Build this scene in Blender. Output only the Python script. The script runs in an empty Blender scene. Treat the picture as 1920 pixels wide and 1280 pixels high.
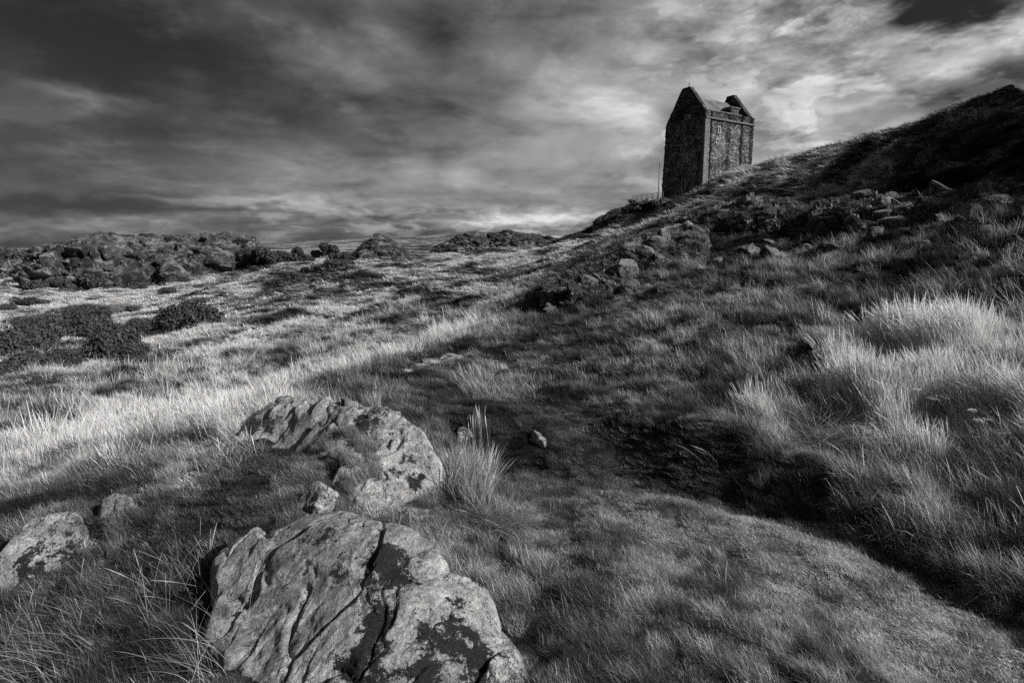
import bpy, math, random
import numpy as np
from mathutils import Vector

random.seed(7)
RNG = np.random.default_rng(11)
scene = bpy.context.scene
col = scene.collection
R = math.radians

# ------------------------------------------------------------------ camera
EYE = 1.6
FPX = 1067.0                       # focal length in photo pixels (1920 wide)
PITCH = math.atan(170 / FPX)
cd = bpy.data.cameras.new('camera'); cam = bpy.data.objects.new('camera', cd); col.objects.link(cam)
cam.location = (0, 0, EYE); cam.rotation_euler = (math.pi/2 - PITCH, 0, 0)
cd.sensor_width = 36; cd.lens = 36 * FPX / 1920; cd.clip_start = 0.05; cd.clip_end = 20000
scene.camera = cam
scene.view_settings.view_transform = 'Standard'; scene.view_settings.look = 'None'
scene.view_settings.exposure = 0.55; scene.view_settings.gamma = 1
SUN_AZ, SUN_EL = R(113), R(30)      # azimuth clockwise from the view direction
sl = bpy.data.lights.new('sun', 'SUN'); sl.energy = 4.6; sl.angle = R(0.8); sl.color = (1, .985, .97)
sun = bpy.data.objects.new('sun', sl); col.objects.link(sun)
sd = Vector((math.sin(SUN_AZ)*math.cos(SUN_EL), math.cos(SUN_AZ)*math.cos(SUN_EL), math.sin(SUN_EL)))
sun.rotation_euler = sd.to_track_quat('Z', 'Y').to_euler()

scene.cycles.max_bounces = 4; scene.cycles.diffuse_bounces = 3; scene.cycles.glossy_bounces = 1; scene.cycles.transmission_bounces = 3
scene.cycles.use_denoising = False; scene.cycles.use_adaptive_sampling = True; scene.cycles.adaptive_threshold = .02

# ------------------------------------------------------------------ node helper
class NT:
    def __init__(s, tree): s.t = tree; s.n = tree.nodes; s.l = tree.links
    def new(s, kind, **kw):
        n = s.n.new(kind)
        for k, v in kw.items(): setattr(n, k, v)
        return n
    def put(s, sock, v):
        if v is None: return
        if isinstance(v, (int, float)): 
            try: sock.default_value = v
            except Exception: sock.default_value = (v, v, v, 1)
        elif isinstance(v, tuple): sock.default_value = v
        else: s.l.new(v, sock)
    def m(s, op, a, b=None, c=None, clamp=False):
        n = s.new('ShaderNodeMath', operation=op, use_clamp=clamp)
        s.put(n.inputs[0], a); s.put(n.inputs[1], b); s.put(n.inputs[2], c)
        return n.outputs[0]
    def mix(s, f, a, b):
        n = s.new('ShaderNodeMix', data_type='FLOAT')
        s.put(n.inputs[0], f); s.put(n.inputs[2], a); s.put(n.inputs[3], b)
        return n.outputs[0]
    def ramp(s, f, lo, hi, a=0.0, b=1.0, smooth=True):
        n = s.new('ShaderNodeMapRange', interpolation_type='SMOOTHSTEP' if smooth else 'LINEAR')
        s.put(n.inputs[0], f)
        for i, v in zip((1, 2, 3, 4), (lo, hi, a, b)): s.put(n.inputs[i], v)
        return n.outputs[0]
    def noise(s, vec, scale, detail=4, rough=.55, dist=0.0, typ=None):
        n = s.new('ShaderNodeTexNoise')
        if typ: n.noise_type = typ
        s.l.new(vec, n.inputs['Vector']); n.inputs['Scale'].default_value = scale
        n.inputs['Detail'].default_value = detail; n.inputs['Roughness'].default_value = rough
        n.inputs['Distortion'].default_value = dist
        return n.outputs[0]
    def vor(s, vec, scale, feature='F1', out='Distance', rand=1.0):
        n = s.new('ShaderNodeTexVoronoi', feature=feature)
        s.l.new(vec, n.inputs['Vector']); n.inputs['Scale'].default_value = scale
        n.inputs['Randomness'].default_value = rand
        return n.outputs[out]
    def xyz(s, x, y, z):
        n = s.new('ShaderNodeCombineXYZ'); s.put(n.inputs[0], x); s.put(n.inputs[1], y); s.put(n.inputs[2], z)
        return n.outputs[0]
    def sep(s, v):
        n = s.new('ShaderNodeSeparateXYZ'); s.l.new(v, n.inputs[0]); return n.outputs
    def vscale(s, v, t):
        n = s.new('ShaderNodeVectorMath', operation='MULTIPLY'); s.l.new(v, n.inputs[0]); n.inputs[1].default_value = t
        return n.outputs[0]
    def vadd(s, a, b):
        n = s.new('ShaderNodeVectorMath', operation='ADD'); s.put(n.inputs[0], a); s.put(n.inputs[1], b)
        return n.outputs[0]

# ------------------------------------------------------------------ sky
def px_dir(px, py):
    cx = (np.asarray(px, float) - 960) / FPX; cy = (640 - np.asarray(py, float)) / FPX
    x = cx; y = math.cos(PITCH) + cy*math.sin(PITCH); z = -math.sin(PITCH) + cy*math.cos(PITCH)
    return x, y, z

world = bpy.data.worlds.new('World'); scene.world = world; world.use_nodes = True
def build_sky():
    g = NT(world.node_tree); g.n.clear()
    out = g.new('ShaderNodeOutputWorld'); bg = g.new('ShaderNodeBackground')
    g.l.new(bg.outputs[0], out.inputs[0])
    tc = g.new('ShaderNodeTexCoord').outputs['Generated']
    X, Y, Z = g.sep(tc)
    # cloud deck coordinates: the direction carried out to a level cloud layer
    zz = g.m('ADD', g.m('MAXIMUM', Z, 0.0), 0.16)
    deck = g.xyz(g.m('DIVIDE', X, zz), g.m('DIVIDE', Y, zz), 0.0)
    A = g.m('ARCTAN2', X, Y); E = g.m('ARCSINE', Z)
    w1 = g.noise(deck, 0.9, 3, .5); w2 = g.noise(g.vadd(deck, (7.3, 2.1, 4.0)), 0.9, 3, .5)
    w3 = g.noise(g.vscale(tc, (1, 1, 2.5)), 6, 4, .6); w4 = g.noise(g.vadd(g.vscale(tc, (1, 1, 2.5)), (5., 3., 1.)), 6, 4, .6)
    Aw = g.m('ADD', A, g.m('ADD', g.m('MULTIPLY', g.m('SUBTRACT', w1, .5), .26), g.m('MULTIPLY', g.m('SUBTRACT', w3, .5), .16)))
    Ew = g.m('ADD', E, g.m('ADD', g.m('MULTIPLY', g.m('SUBTRACT', w2, .5), .10), g.m('MULTIPLY', g.m('SUBTRACT', w4, .5), .10)))
    # cloud masses: (px, py, half width, half height, tilt deg, amount)
    blobs = [(150,60,420,90,-8,-.10),(380,135,330,42,10,-.15),(60,130,160,60,0,-.08),(860,95,110,60,20,-.15),(1010,45,80,50,0,-.14),
             (1745,4,80,30,4,-.48),(1665,22,44,14,-20,-.14),(1800,26,40,16,0,-.14),(1500,40,200,60,-15,.06),(1700,95,130,26,-4,.24),(1880,75,120,40,0,.24),(1590,75,60,26,0,.10),
             (1830,165,190,38,3,-.14),(1640,150,120,60,20,.02),(1150,225,90,40,30,.12),(1060,180,120,60,40,.09),(1480,270,260,50,-6,.10),
             (1250,110,240,90,10,.07),(160,188,130,16,3,.13),(60,160,90,20,0,.06),(0,245,140,26,0,-.09),(250,235,260,26,0,-.05),
             (640,330,330,26,2,.12),(560,378,300,14,2,.08),(0,380,220,22,0,-.12),(420,395,420,12,0,-.12),(300,350,120,8,0,-.08),
             (850,415,240,16,0,.10),(1500,350,200,60,0,.10),(1000,330,240,50,0,.07),(450,270,500,40,3,.03),(1640,195,110,14,-10,.12),
             (100,430,240,12,0,.05),(700,180,200,60,20,-.04),(640,60,200,60,0,.03),(880,420,260,24,0,.20),(560,374,220,16,2,.12),(120,432,220,10,0,.06),(1150,395,90,30,0,.05),(560,90,120,22,28,.07),(700,110,130,26,30,-.08),(620,210,130,22,25,.06),(1130,215,60,26,20,.03),(1200,265,50,24,35,.08),(1330,130,60,30,-30,-.10),(1420,110,50,90,-20,.06),(1290,60,60,40,0,-.08),(1560,150,40,26,-20,-.12),(700,405,60,8,0,-.10),(800,412,70,10,0,-.07),(980,420,60,10,0,.09),(1150,330,120,40,0,-.05)]
    acc = None
    for (px, py, w, h, tl, amt) in blobs:
        x, y, z = px_dir(px, py); x, y, z = float(x), float(y), float(z)
        a = math.atan2(x, y); e = math.asin(z / math.sqrt(x*x+y*y+z*z))
        k = 1 / (1 + (x/y)**2)
        su, sv = w/FPX*k, h/FPX*math.sqrt(k); t = R(-tl)
        da = g.m('SUBTRACT', Aw, a); de = g.m('SUBTRACT', Ew, e)
        u = g.m('MULTIPLY_ADD', da, math.cos(t)/su, g.m('MULTIPLY', de, math.sin(t)/su))
        v = g.m('MULTIPLY_ADD', da, -math.sin(t)/sv, g.m('MULTIPLY', de, math.cos(t)/sv))
        q = g.m('MULTIPLY_ADD', u, u, g.m('MULTIPLY', v, v))
        gs = g.m('MULTIPLY', g.m('EXPONENT', g.m('MULTIPLY', q, -1.0)), amt)
        acc = gs if acc is None else g.m('ADD', acc, gs)
    # broad tone rises from left to right
    base = g.ramp(A, -.75, .45, .30, .52, False)
    tone = g.m('ADD', base, acc)
    # cloud texture
    big = g.noise(deck, 1.5, 6, .55, .6)
    streak = g.noise(g.vscale(deck, (.55, 1.5, 1)), 2.2, 6, .6, .5)
    tone = g.m('ADD', tone, g.m('MULTIPLY', g.m('SUBTRACT', big, .5), .28))
    tone = g.m('ADD', tone, g.m('MULTIPLY', g.m('SUBTRACT', streak, .5), .12))
    rightm = g.ramp(A, .05, .45)
    # broken, wispy altocumulus on the right
    wv = g.new('ShaderNodeMapping'); g.l.new(tc, wv.inputs[0]); wv.inputs['Rotation'].default_value = (0, R(-28), 0); wv.inputs['Scale'].default_value = (1, 1, 2.6)
    wisp = g.noise(wv.outputs[0], 10, 6, .66, .25)
    hi = g.ramp(E, .15, .32)
    tone = g.m('ADD', tone, g.m('MULTIPLY', g.m('MULTIPLY', g.m('SUBTRACT', wisp, .5), .85), g.m('MULTIPLY', rightm, hi)))
    soft = g.noise(g.vscale(tc, (1, 1, 2.2)), 4.5, 5, .58, .4)
    tone = g.m('ADD', tone, g.m('MULTIPLY', g.m('SUBTRACT', soft, .5), g.m('MULTIPLY_ADD', rightm, .34, .34)))
    # cloud banks with firmer edges
    bv = g.new('ShaderNodeMapping'); g.l.new(tc, bv.inputs[0]); bv.inputs['Rotation'].default_value = (0, R(-12), 0); bv.inputs['Scale'].default_value = (1, 1, 2.4)
    bank = g.noise(bv.outputs[0], 3.6, 8, .58, .35); bank2 = g.noise(g.vadd(bv.outputs[0], (3., 8., 2.)), 8.5, 7, .6, .3)
    tone = g.m('ADD', tone, g.m('MULTIPLY', g.m('SUBTRACT', g.ramp(bank, .49, .57), .5), g.m('MULTIPLY_ADD', rightm, .07, .055)))
    tone = g.m('ADD', tone, g.m('MULTIPLY', g.m('SUBTRACT', g.ramp(bank2, .50, .58), .4), g.m('MULTIPLY_ADD', rightm, .09, .02)))
    # rows of small cumulus low on the horizon
    cum = g.noise(g.vscale(tc, (1, 1, 3.4)), 14, 6, .62, .5)
    low = g.m('MULTIPLY', g.m('MULTIPLY', g.ramp(E, .0, .02), g.ramp(E, .04, .10, 1, 0)), g.ramp(A, -.5, -.1, .35, 1.0))
    tone = g.m('ADD', tone, g.m('MULTIPLY', g.m('MULTIPLY', g.ramp(cum, .42, .60, -.5, .5), .20), low))
    tone = g.m('SUBTRACT', g.m('MULTIPLY', tone, 1.28), .125)
    tone = g.m('MINIMUM', g.m('MAXIMUM', tone, .035), .86)
    lum = g.m('POWER', tone, 2.2)
    sky = g.new('ShaderNodeTexSky', sky_type='NISHITA'); sky.sun_disc = False
    sky.sun_elevation = SUN_EL; sky.sun_rotation = SUN_AZ
    bw = g.new('ShaderNodeRGBToBW'); g.l.new(sky.outputs[0], bw.inputs[0])
    total = g.m('MULTIPLY_ADD', bw.outputs[0], 0.006, g.m('MULTIPLY', lum, SKY_GAIN))
    below = g.ramp(Z, -.08, -.01, .02, 1.0)
    g.l.new(g.m('MULTIPLY', total, below), bg.inputs['Color']); bg.inputs['Strength'].default_value = 1.0
SKY_GAIN = 1 / 2**0.55
build_sky()
world.cycles.sampling_method = 'NONE'

# ------------------------------------------------------------------ numpy noise
_P = np.random.default_rng(3).permutation(256); _P = np.concatenate([_P, _P, _P])
_G = np.random.default_rng(4).normal(size=(256, 3)); _G /= np.linalg.norm(_G, axis=1)[:, None]
def pnoise(p):
    p = np.asarray(p, float); i = np.floor(p).astype(int); f = p - i; i = i & 255
    u = f*f*f*(f*(f*6-15)+10); r = 0
    for dx in (0, 1):
        for dy in (0, 1):
            for dz in (0, 1):
                h = _P[_P[_P[(i[:, 0]+dx) & 255] + ((i[:, 1]+dy) & 255)] + ((i[:, 2]+dz) & 255)]
                gr = _G[h]
                d = (gr[:, 0]*(f[:, 0]-dx) + gr[:, 1]*(f[:, 1]-dy) + gr[:, 2]*(f[:, 2]-dz))
                r = r + d*(u[:, 0] if dx else 1-u[:, 0])*(u[:, 1] if dy else 1-u[:, 1])*(u[:, 2] if dz else 1-u[:, 2])
    return r
def fbm(p, octv=4, gain=.5, ridge=False):
    a = 1; s = 0; p = np.asarray(p, float)
    for o in range(octv):
        n = pnoise(p*2**o + o*17.3)
        s = s + a*((.35-np.abs(n)*1.6) if ridge else n); a *= gain
    return s
def worley(p, seed=0):
    """distance to nearest and second nearest cell point, and a random value of the nearest cell"""
    p = np.asarray(p, float); i = np.floor(p).astype(int)
    f1 = np.full(len(p), 9.); f2 = np.full(len(p), 9.); idv = np.zeros(len(p))
    rg = np.random.default_rng(50+seed).random((256, 4))
    for dx in (-1, 0, 1):
        for dy in (-1, 0, 1):
            for dz in (-1, 0, 1):
                c = i + (dx, dy, dz); h = _P[_P[_P[c[:, 0] & 255] + (c[:, 1] & 255)] + (c[:, 2] & 255)]
                q = c + rg[h, :3]; d = np.linalg.norm(q-p, axis=1)
                nb = d < f1
                f2 = np.where(nb, f1, np.minimum(f2, d)); idv = np.where(nb, rg[h, 3], idv); f1 = np.where(nb, d, f1)
    return f1, f2, idv
def facets(p, seed=0):
    """broken-rock relief: flat tilted faces, one per cell, with gaps between"""
    p = np.asarray(p, float); i = np.floor(p).astype(int)
    f1 = np.full(len(p), 9.); f2 = np.full(len(p), 9.); v = np.zeros(len(p)); fc = np.zeros(len(p))
    rg = np.random.default_rng(70+seed).random((256, 7))
    for dx in (-1, 0, 1):
        for dy in (-1, 0, 1):
            for dz in (-1, 0, 1):
                c = i + (dx, dy, dz); h = _P[_P[_P[c[:, 0] & 255] + (c[:, 1] & 255)] + (c[:, 2] & 255)]
                o = p - (c + rg[h, :3]); d = np.linalg.norm(o, axis=1); nb = d < f1
                f2 = np.where(nb, f1, np.minimum(f2, d)); v = np.where(nb, rg[h, 3], v)
                fc = np.where(nb, (o*(rg[h, 4:7]*2-1)).sum(1), fc); f1 = np.where(nb, d, f1)
    return f2-f1, v-.5, fc
def P3(x, y, z=0): return np.stack([np.asarray(x)+0.0*np.asarray(y), np.asarray(y)+0.0*np.asarray(x), np.asarray(z)+0.0*np.asarray(x)], 1)

# ------------------------------------------------------------------ terrain
def cp_r(px, py, r):                       # a point on the sight line at ground distance r
    x, y, z = px_dir(px, py); h = math.hypot(x, y)
    return (math.atan2(x, y), r, EYE + z/h*r)
def cp_z(px, py, z0):                      # a point on the sight line at height z0
    x, y, z = px_dir(px, py); h = math.hypot(x, y); t = (z0-EYE)/z
    return (math.atan2(x, y), h*t, z0)
CP = []
def cr(*pts):
    for p in pts: CP.append(cp_r(*p))
def cz(*pts):
    for p in pts: CP.append(cp_z(*p))
def pol(*pts):
    for (deg, r, z) in pts: CP.append((R(deg), r, z))
# near ground and the low knoll with the boulders
cz((0,1280,-.25),(300,1270,-.14),(100,1130,-.2),(250,1040,-.06),(960,1280,-.08),(1150,1200,-.06),(1300,1280,-.06),(1600,1280,-.1),(1900,1280,-.22),
   (330,960,.04),(0,1010,-.22),(150,960,-.08),(560,880,.16),(450,930,.12),(450,860,.14),(700,905,.04),(620,830,.12),(980,1080,-.08),(1150,1080,-.08),
   (900,940,-.12),(760,960,-.02),(840,830,-.1),(700,790,.02))
# worn path in its hollow, the turf ledge in it and the bank beside it, as closely sampled lines
def dense(pts, step=30):
    p = np.array(pts, float); o = []
    for i in range(len(p)-1):
        n = max(1, int(np.hypot(*(p[i+1, :2]-p[i, :2]))/step))
        o += [p[i]+(p[i+1]-p[i])*k/n for k in range(n + (i == len(p)-2))]
    return o
for q in dense([(800,690,-.22),(840,720,-.20),(1090,920,-.31),(1290,945,-.31),(1450,985,-.31),(1620,1055,-.31),(1800,1140,-.31),(1920,1215,-.31)]):
    if not 860 < q[0] < 1080: CP.append(cp_z(*q))
# rows: foot of the bank, its lip, and the slope above (photo x, y of foot, y of lip, y above)
for q in dense([(1150,862,826,776),(1200,868,812,768),(1280,890,822,775),(1400,918,852,800),(1500,948,890,838),(1620,998,944,890),(1750,1062,1012,955),(1850,1118,1074,1015),(1920,1162,1122,1065)]):
    px, fy, ly, ay = q; f = cp_z(px, fy, -.31); CP.append(f); CP.append(cp_r(px, ly, f[1]+.12)); CP.append(cp_r(px, ay, f[1]+.62))
# turf ledge across the path
for px in range(860, 1020, 30):
    f = cp_z(px, 856, -.31); CP.append(f); CP.append(cp_r(px, 796, f[1]+.12)); CP.append(cp_r(px, 766, f[1]+.55))
cz((900,900,-.28),(980,890,-.30),(900,728,-.10),(1000,738,-.10),(1060,730,-.06),(1120,970,-.26),(1300,1020,-.28),(1500,1100,-.26),(1700,1200,-.26))
# left edge of the knoll, then the ground drops away
cz((0,960,-.25),(200,900,-.08),(400,838,.12),(520,790,.10),(620,742,-.02),(720,700,-.12),(800,662,-.22))
cr((950,608,12.5),(1020,572,15.5))
cr((0,905,8),(200,850,9.5),(400,790,11),(560,735,13),(640,702,15),(740,668,17),(840,630,20),(930,592,24),(1000,555,28))
cr((0,830,13),(0,740,24),(200,790,15),(200,720,24),(400,700,21),(400,640,32),(600,640,25),(600,580,38),(600,530,50),(700,600,30),(800,560,36),(800,510,52),(900,530,42),(1000,510,45),
   (950,480,58),(1080,470,52),(1100,455,62),(700,500,60),(640,497,66),(850,480,68))
cr((0,690,32),(150,690,32),(0,640,42),(150,640,42),(300,620,44),(400,590,48),(480,560,55))
cr((0,590,72),(150,575,72),(300,560,75),(400,545,76),(0,562,92),(200,548,95),(350,535,95),(500,505,98),(640,490,90),(560,512,66),(450,545,62))
cr((0,520,118),(200,515,118),(400,505,118),(550,490,118),(0,500,160),(250,490,160),(500,480,170))
# middle ridge and the saddle to the tower
cr((660,500,78),(760,490,80),(820,476,86),(900,460,90),(1000,458,90),(1060,450,90),(1130,436,88),(1170,430,84),(1120,440,78),(1000,475,72),(900,482,74))
cr((700,500,110),(900,480,118),(1060,470,125))
cr((1110,432,92),(1150,402,93),(1190,384,94),(1245,378,95),(1290,374,94),(1330,372,95),(1300,372,104),(1400,370,106),(1240,382,104),(1160,420,110),(1240,400,125),(1400,390,125))
# far fields
cr((0,472,400),(0,466,900),(300,468,500),(300,464,1000),(820,448,650),(540,458,500),(700,445,620),(880,434,700),(1000,440,720),(1100,452,700),(640,449,620),(1400,460,800),(1800,460,800),(700,466,330),(900,462,330))
pol(*[(d, 2600, 8+6*math.sin(d*.13)) for d in range(-180, 181, 15)])
pol(*[(d, 1400, 2+4*math.sin(d*.21)) for d in range(-180, 181, 20)])
cr((880,448,1100),(640,455,1100))
# right hill
SKY_R = [(1262,392,58),(1320,366,60),(1360,346,60),(1410,322,58),(1460,308,55),(1520,296,52),(1600,268,48),(1700,240,45),(1780,212,43),(1840,186,42),(1890,176,42),(1920,178,42),(1990,175,42)]
cr(*SKY_R)
for (px, py, r) in SKY_R:
    t, rr, z = cp_r(px, py, r); CP.append((t, r*1.28, z - 2.2 - .06*r)); 
    if px > 1500: CP.append((t, r*1.9, z - 6))
cr((1250,402,52),(1240,412,44),(1225,428,36),(1190,462,27),(1130,500,21),(1070,535,18))
cr((1240,440,31),(1300,420,35),(1400,390,38),(1500,360,38),(1600,340,36),(1700,320,34),(1800,290,34),(1900,260,34))
cr((1200,495,20),(1300,470,23),(1400,450,25),(1500,445,25),(1600,430,25),(1700,415,24),(1800,405,23),(1900,395,22))
cr((1150,545,16),(1250,515,17),(1350,500,17.5),(1450,492,17.5),(1550,492,16.5),(1650,490,15.5),(1750,485,14.5),(1880,478,13.5))
cr((1100,580,13.5),(1250,555,13.5),(1400,545,13),(1550,545,12.6),(1700,545,12),(1850,540,11.4))
cr((1050,620,11),(1200,610,10.8),(1350,610,10),(1500,610,9.2),(1650,620,9.8),(1800,620,9.2),(1920,610,9.0))
cr((980,660,9.4),(1100,680,8.4),(1250,680,8.0),(1400,690,7.2),(1550,700,7.4),(1700,710,7.0),(1850,720,6.6))
cr((950,700,8.2),(1100,730,7.0))
# outside the frame; the unseen hill on the right is shaped to let sunlight past
pol((48,60,18),(48,42,14),(55,40,13),(54,25,7.5),(60,15,3.0),(60,28,7),(60,40,10),(68,24,4.5),(68,34,6.5),(60,8,1.0),(75,7,.7),(75,14,1.8),(76,30,4),(75,55,9),(90,5,.3),(90,12,1.2),(90,30,3),(90,80,4),
    (52,5,.35),(52,3,-.05),(60,2.4,-.1),(120,5,0),(120,20,0),(120,80,0),(160,5,0),(160,30,-1),(180,10,-.2),(180,80,-2),(-180,10,-.2),(-180,80,-2),(-160,5,0),(-160,30,-1),
    (-50,5,-.4),(-50,12,-2.2),(-50,30,-5),(-50,80,-8),(-70,4,-.4),(-70,15,-2.4),(-70,60,-7),(-100,5,-.3),(-100,20,-2),(-100,80,-6),(-130,8,-.4),(-130,50,-3),
    (-60,160,-5),(-60,400,-3),(60,160,6),(75,400,4),(100,300,2),(140,300,0),(-100,300,-3),(-140,300,-2),(180,400,0),(-180,400,0),(48,140,8),(48,300,6),
    (0,.9,0),(60,.9,0),(120,.9,0),(180,.9,0),(-180,.9,0),(-60,.9,-.05),(-120,.9,0),(-30,1.5,-.05),(30,1.5,-.03))
for d in range(-180, 181, 45): CP.append((R(d), .3, 0.0))
CP = np.array(CP)
TW, TC0 = 2.2, 3.0
def _uv(t, r): return np.stack([t*TW, np.log(r)], -1)
_cuv = _uv(CP[:, 0], CP[:, 1]); _cval = CP[:, 2]/(CP[:, 1]+TC0)
# wrap round the back
_w = np.abs(CP[:, 0]) > R(100)
_cuv2 = _cuv[_w].copy(); _cuv2[:, 0] -= np.sign(_cuv2[:, 0])*2*math.pi*TW
_keep = np.abs(_cuv2[:, 0]) < 6*TW
_cuv = np.concatenate([_cuv, _cuv2[_keep]]); _cval = np.concatenate([_cval, _cval[_w][_keep]])
_c = .045
def _phi(d2): return np.sqrt(d2 + _c*_c)
_M = _phi(((_cuv[:, None]-_cuv[None])**2).sum(-1)) - np.eye(len(_cuv))*.004
_n = len(_cuv); _A = np.zeros((_n+3, _n+3)); _A[:_n, :_n] = _M; _A[:_n, _n] = 1; _A[:_n, _n+1] = _cuv[:, 0]; _A[:_n, _n+2] = _cuv[:, 1]; _A[_n:, :_n] = _A[:_n, _n:].T
_W = np.linalg.solve(_A, np.concatenate([_cval, np.zeros(3)]))
def hummock(x, y, r):
    a = np.clip(r*.010, .012, .32) * np.where(r > 140, 140/r, 1)**2
    f = 1/np.clip(r*.10, .28, 5.0)
    h = 0
    # summed bands, each faded in by distance, so nothing changes scale abruptly
    for s, r0, r1 in ((.35, 0, 14), (.9, 3, 40), (2.4, 10, 130), (7., 45, 400)):
        k = np.clip((r-r0)/(r0*.6+.5), 0, 1)*np.clip((r1-r)/(r1*.5), 0, 1)
        h = h + k*s*(.12 if s < 2 else .24 if s < 5 else .14)*fbm(P3(x/s, y/s, s), 3, .55)
    pk = np.clip((r-1.2)/.5, 0, 1)*np.clip((9-r)/3, 0, 1); ca, sa = math.cos(R(-38)), math.sin(R(-38)); u = x*ca+y*sa; v = -x*sa+y*ca
    h = h + pk*(.016*fbm(P3(u/.35, v/.10, 91), 3, .55) + .010*fbm(P3(x/.07, y/.07, 93), 2))
    return h
def terrain(t, r, bumps=True):
    t = np.atleast_1d(np.asarray(t, float)); r = np.atleast_1d(np.asarray(r, float)); sh = np.broadcast(t, r).shape
    t = np.broadcast_to(t, sh).ravel(); r = np.broadcast_to(r, sh).ravel(); o = np.empty(len(t))
    for a in range(0, len(t), 20000):
        q = _uv(t[a:a+20000], r[a:a+20000])
        o[a:a+20000] = _phi(((q[:, None]-_cuv[None])**2).sum(-1)) @ _W[:_n] + _W[_n] + q @ _W[_n+1:]
    z = o*(r+TC0)
    if bumps: z = z + hummock(r*np.sin(t), r*np.cos(t), r)
    return z.reshape(sh)
# sampled once on a polar grid; everything else reads this grid
TH_D = np.arange(R(-54), R(54)+1e-6, R(.13))
TH = np.concatenate([np.arange(-math.pi, R(-54)-1e-6, R(1.5)), TH_D, np.arange(R(54)+R(1.5), math.pi-R(.7), R(1.5))])
LR = np.concatenate([np.arange(math.log(.3), math.log(1.2), .08), np.arange(math.log(1.2), math.log(160), .0125), np.arange(math.log(160), math.log(2600), .03)])
_t, _l = np.meshgrid(TH, LR, indexing='ij')
# the base surface is smooth: evaluate coarsely, interpolate, add the bumps at full resolution
def _coarse():
    th = np.concatenate([np.arange(-math.pi, R(-54), R(3)), np.arange(R(-54), R(54), R(.8)), np.arange(R(54), math.pi+R(3), R(3))])
    lr = np.arange(math.log(.3), math.log(2600)+.08, .05)
    tt, ll = np.meshgrid(th, lr, indexing='ij')
    z = terrain(tt.ravel(), np.exp(ll.ravel()), False).reshape(tt.shape)/(np.exp(ll)+TC0)
    z1 = np.empty((len(TH), len(lr)))
    for j in range(len(lr)): z1[:, j] = np.interp(TH, th, z[:, j])
    z2 = np.empty((len(TH), len(LR)))
    for i in range(len(TH)): z2[i] = np.interp(LR, lr, z1[i])
    return z2
GX = np.exp(_l)*np.sin(_t); GY = np.exp(_l)*np.cos(_t)
GZ = _coarse()*(np.exp(_l)+TC0)
GZ += hummock(GX.ravel(), GY.ravel(), np.exp(_l).ravel()).reshape(GX.shape)
def ground_z(x, y):
    x = np.atleast_1d(np.asarray(x, float)); y = np.atleast_1d(np.asarray(y, float))
    t = np.arctan2(x, y); l = np.log(np.maximum(np.hypot(x, y), .31))
    i = np.clip(np.searchsorted(TH, t)-1, 0, len(TH)-2); j = np.clip(np.searchsorted(LR, l)-1, 0, len(LR)-2)
    a = np.clip((t-TH[i])/(TH[i+1]-TH[i]), 0, 1); b = np.clip((l-LR[j])/(LR[j+1]-LR[j]), 0, 1)
    return (GZ[i, j]*(1-a)*(1-b) + GZ[i+1, j]*a*(1-b) + GZ[i, j+1]*(1-a)*b + GZ[i+1, j+1]*a*b)
def at(px, py, rmin=.8):
    """first meeting of the sight line with the ground"""
    x, y, z = px_dir(px, py); h = math.hypot(x, y); l = LR[LR > math.log(rmin)]; r = np.exp(l)
    gz = ground_z(r*x/h, r*y/h); d = gz - (EYE + z/h*r); k = np.argmax(d > 0)
    if not (d > 0).any(): return None
    rr = r[k]
    if k > 0: rr = r[k-1] + (r[k]-r[k-1])*(-d[k-1])/(d[k]-d[k-1]+1e-9)
    return Vector((rr*x/h, rr*y/h, EYE+z/h*rr))
def ray(px, py, r):
    x, y, z = px_dir(px, py); h = math.hypot(x, y); return Vector((r*x/h, r*y/h, EYE+z/h*r))
def to_px(x, y, z):
    dz = z-EYE; dep = y*math.cos(PITCH) - dz*math.sin(PITCH); up = y*math.sin(PITCH) + dz*math.cos(PITCH)
    dep = np.where(dep > .05, dep, np.nan)
    return 960 + FPX*x/dep, 640 - FPX*up/dep

# ------------------------------------------------------------------ mesh helpers
def mesh_np(name, verts, faces, mat=None, smooth=True, parent=None, attrs=None):
    me = bpy.data.meshes.new(name); v = np.asarray(verts, np.float32)
    if isinstance(faces, np.ndarray):
        k = faces.shape[1]; me.vertices.add(len(v)); me.vertices.foreach_set('co', v.ravel())
        me.loops.add(faces.size); me.loops.foreach_set('vertex_index', faces.ravel().astype(np.int32))
        me.polygons.add(len(faces)); me.polygons.foreach_set('loop_start', np.arange(0, faces.size, k, dtype=np.int32))
        me.update(calc_edges=True)
    else: me.from_pydata([tuple(map(float, q)) for q in v], [], faces)
    me.polygons.foreach_set('use_smooth', np.full(len(me.polygons), smooth)); me.update()
    for k, a in (attrs or {}).items():
        at_ = me.attributes.new(k, 'FLOAT', 'POINT'); at_.data.foreach_set('value', np.asarray(a, np.float32))
    if mat: me.materials.append(mat)
    o = bpy.data.objects.new(name, me); col.objects.link(o)
    if parent: o.parent = parent
    return o
def grid_faces(nu, nv, wrap=False):
    a = np.arange(nu*nv).reshape(nu, nv)
    if wrap: a = np.concatenate([a, a[:1]], 0)
    return np.stack([a[:-1, :-1], a[1:, :-1], a[1:, 1:], a[:-1, 1:]], -1).reshape(-1, 4)
def tag(o, label=None, cat=None, group=None, kind=None):
    if label: o['label'] = label
    if cat: o['category'] = cat
    if group: o['group'] = group
    if kind: o['kind'] = kind
    return o
def empty(name, loc, rz=0):
    o = bpy.data.objects.new(name, None); col.objects.link(o); o.location = loc; o.rotation_euler = (0, 0, rz); o.empty_display_size = .1
    return o

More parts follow.
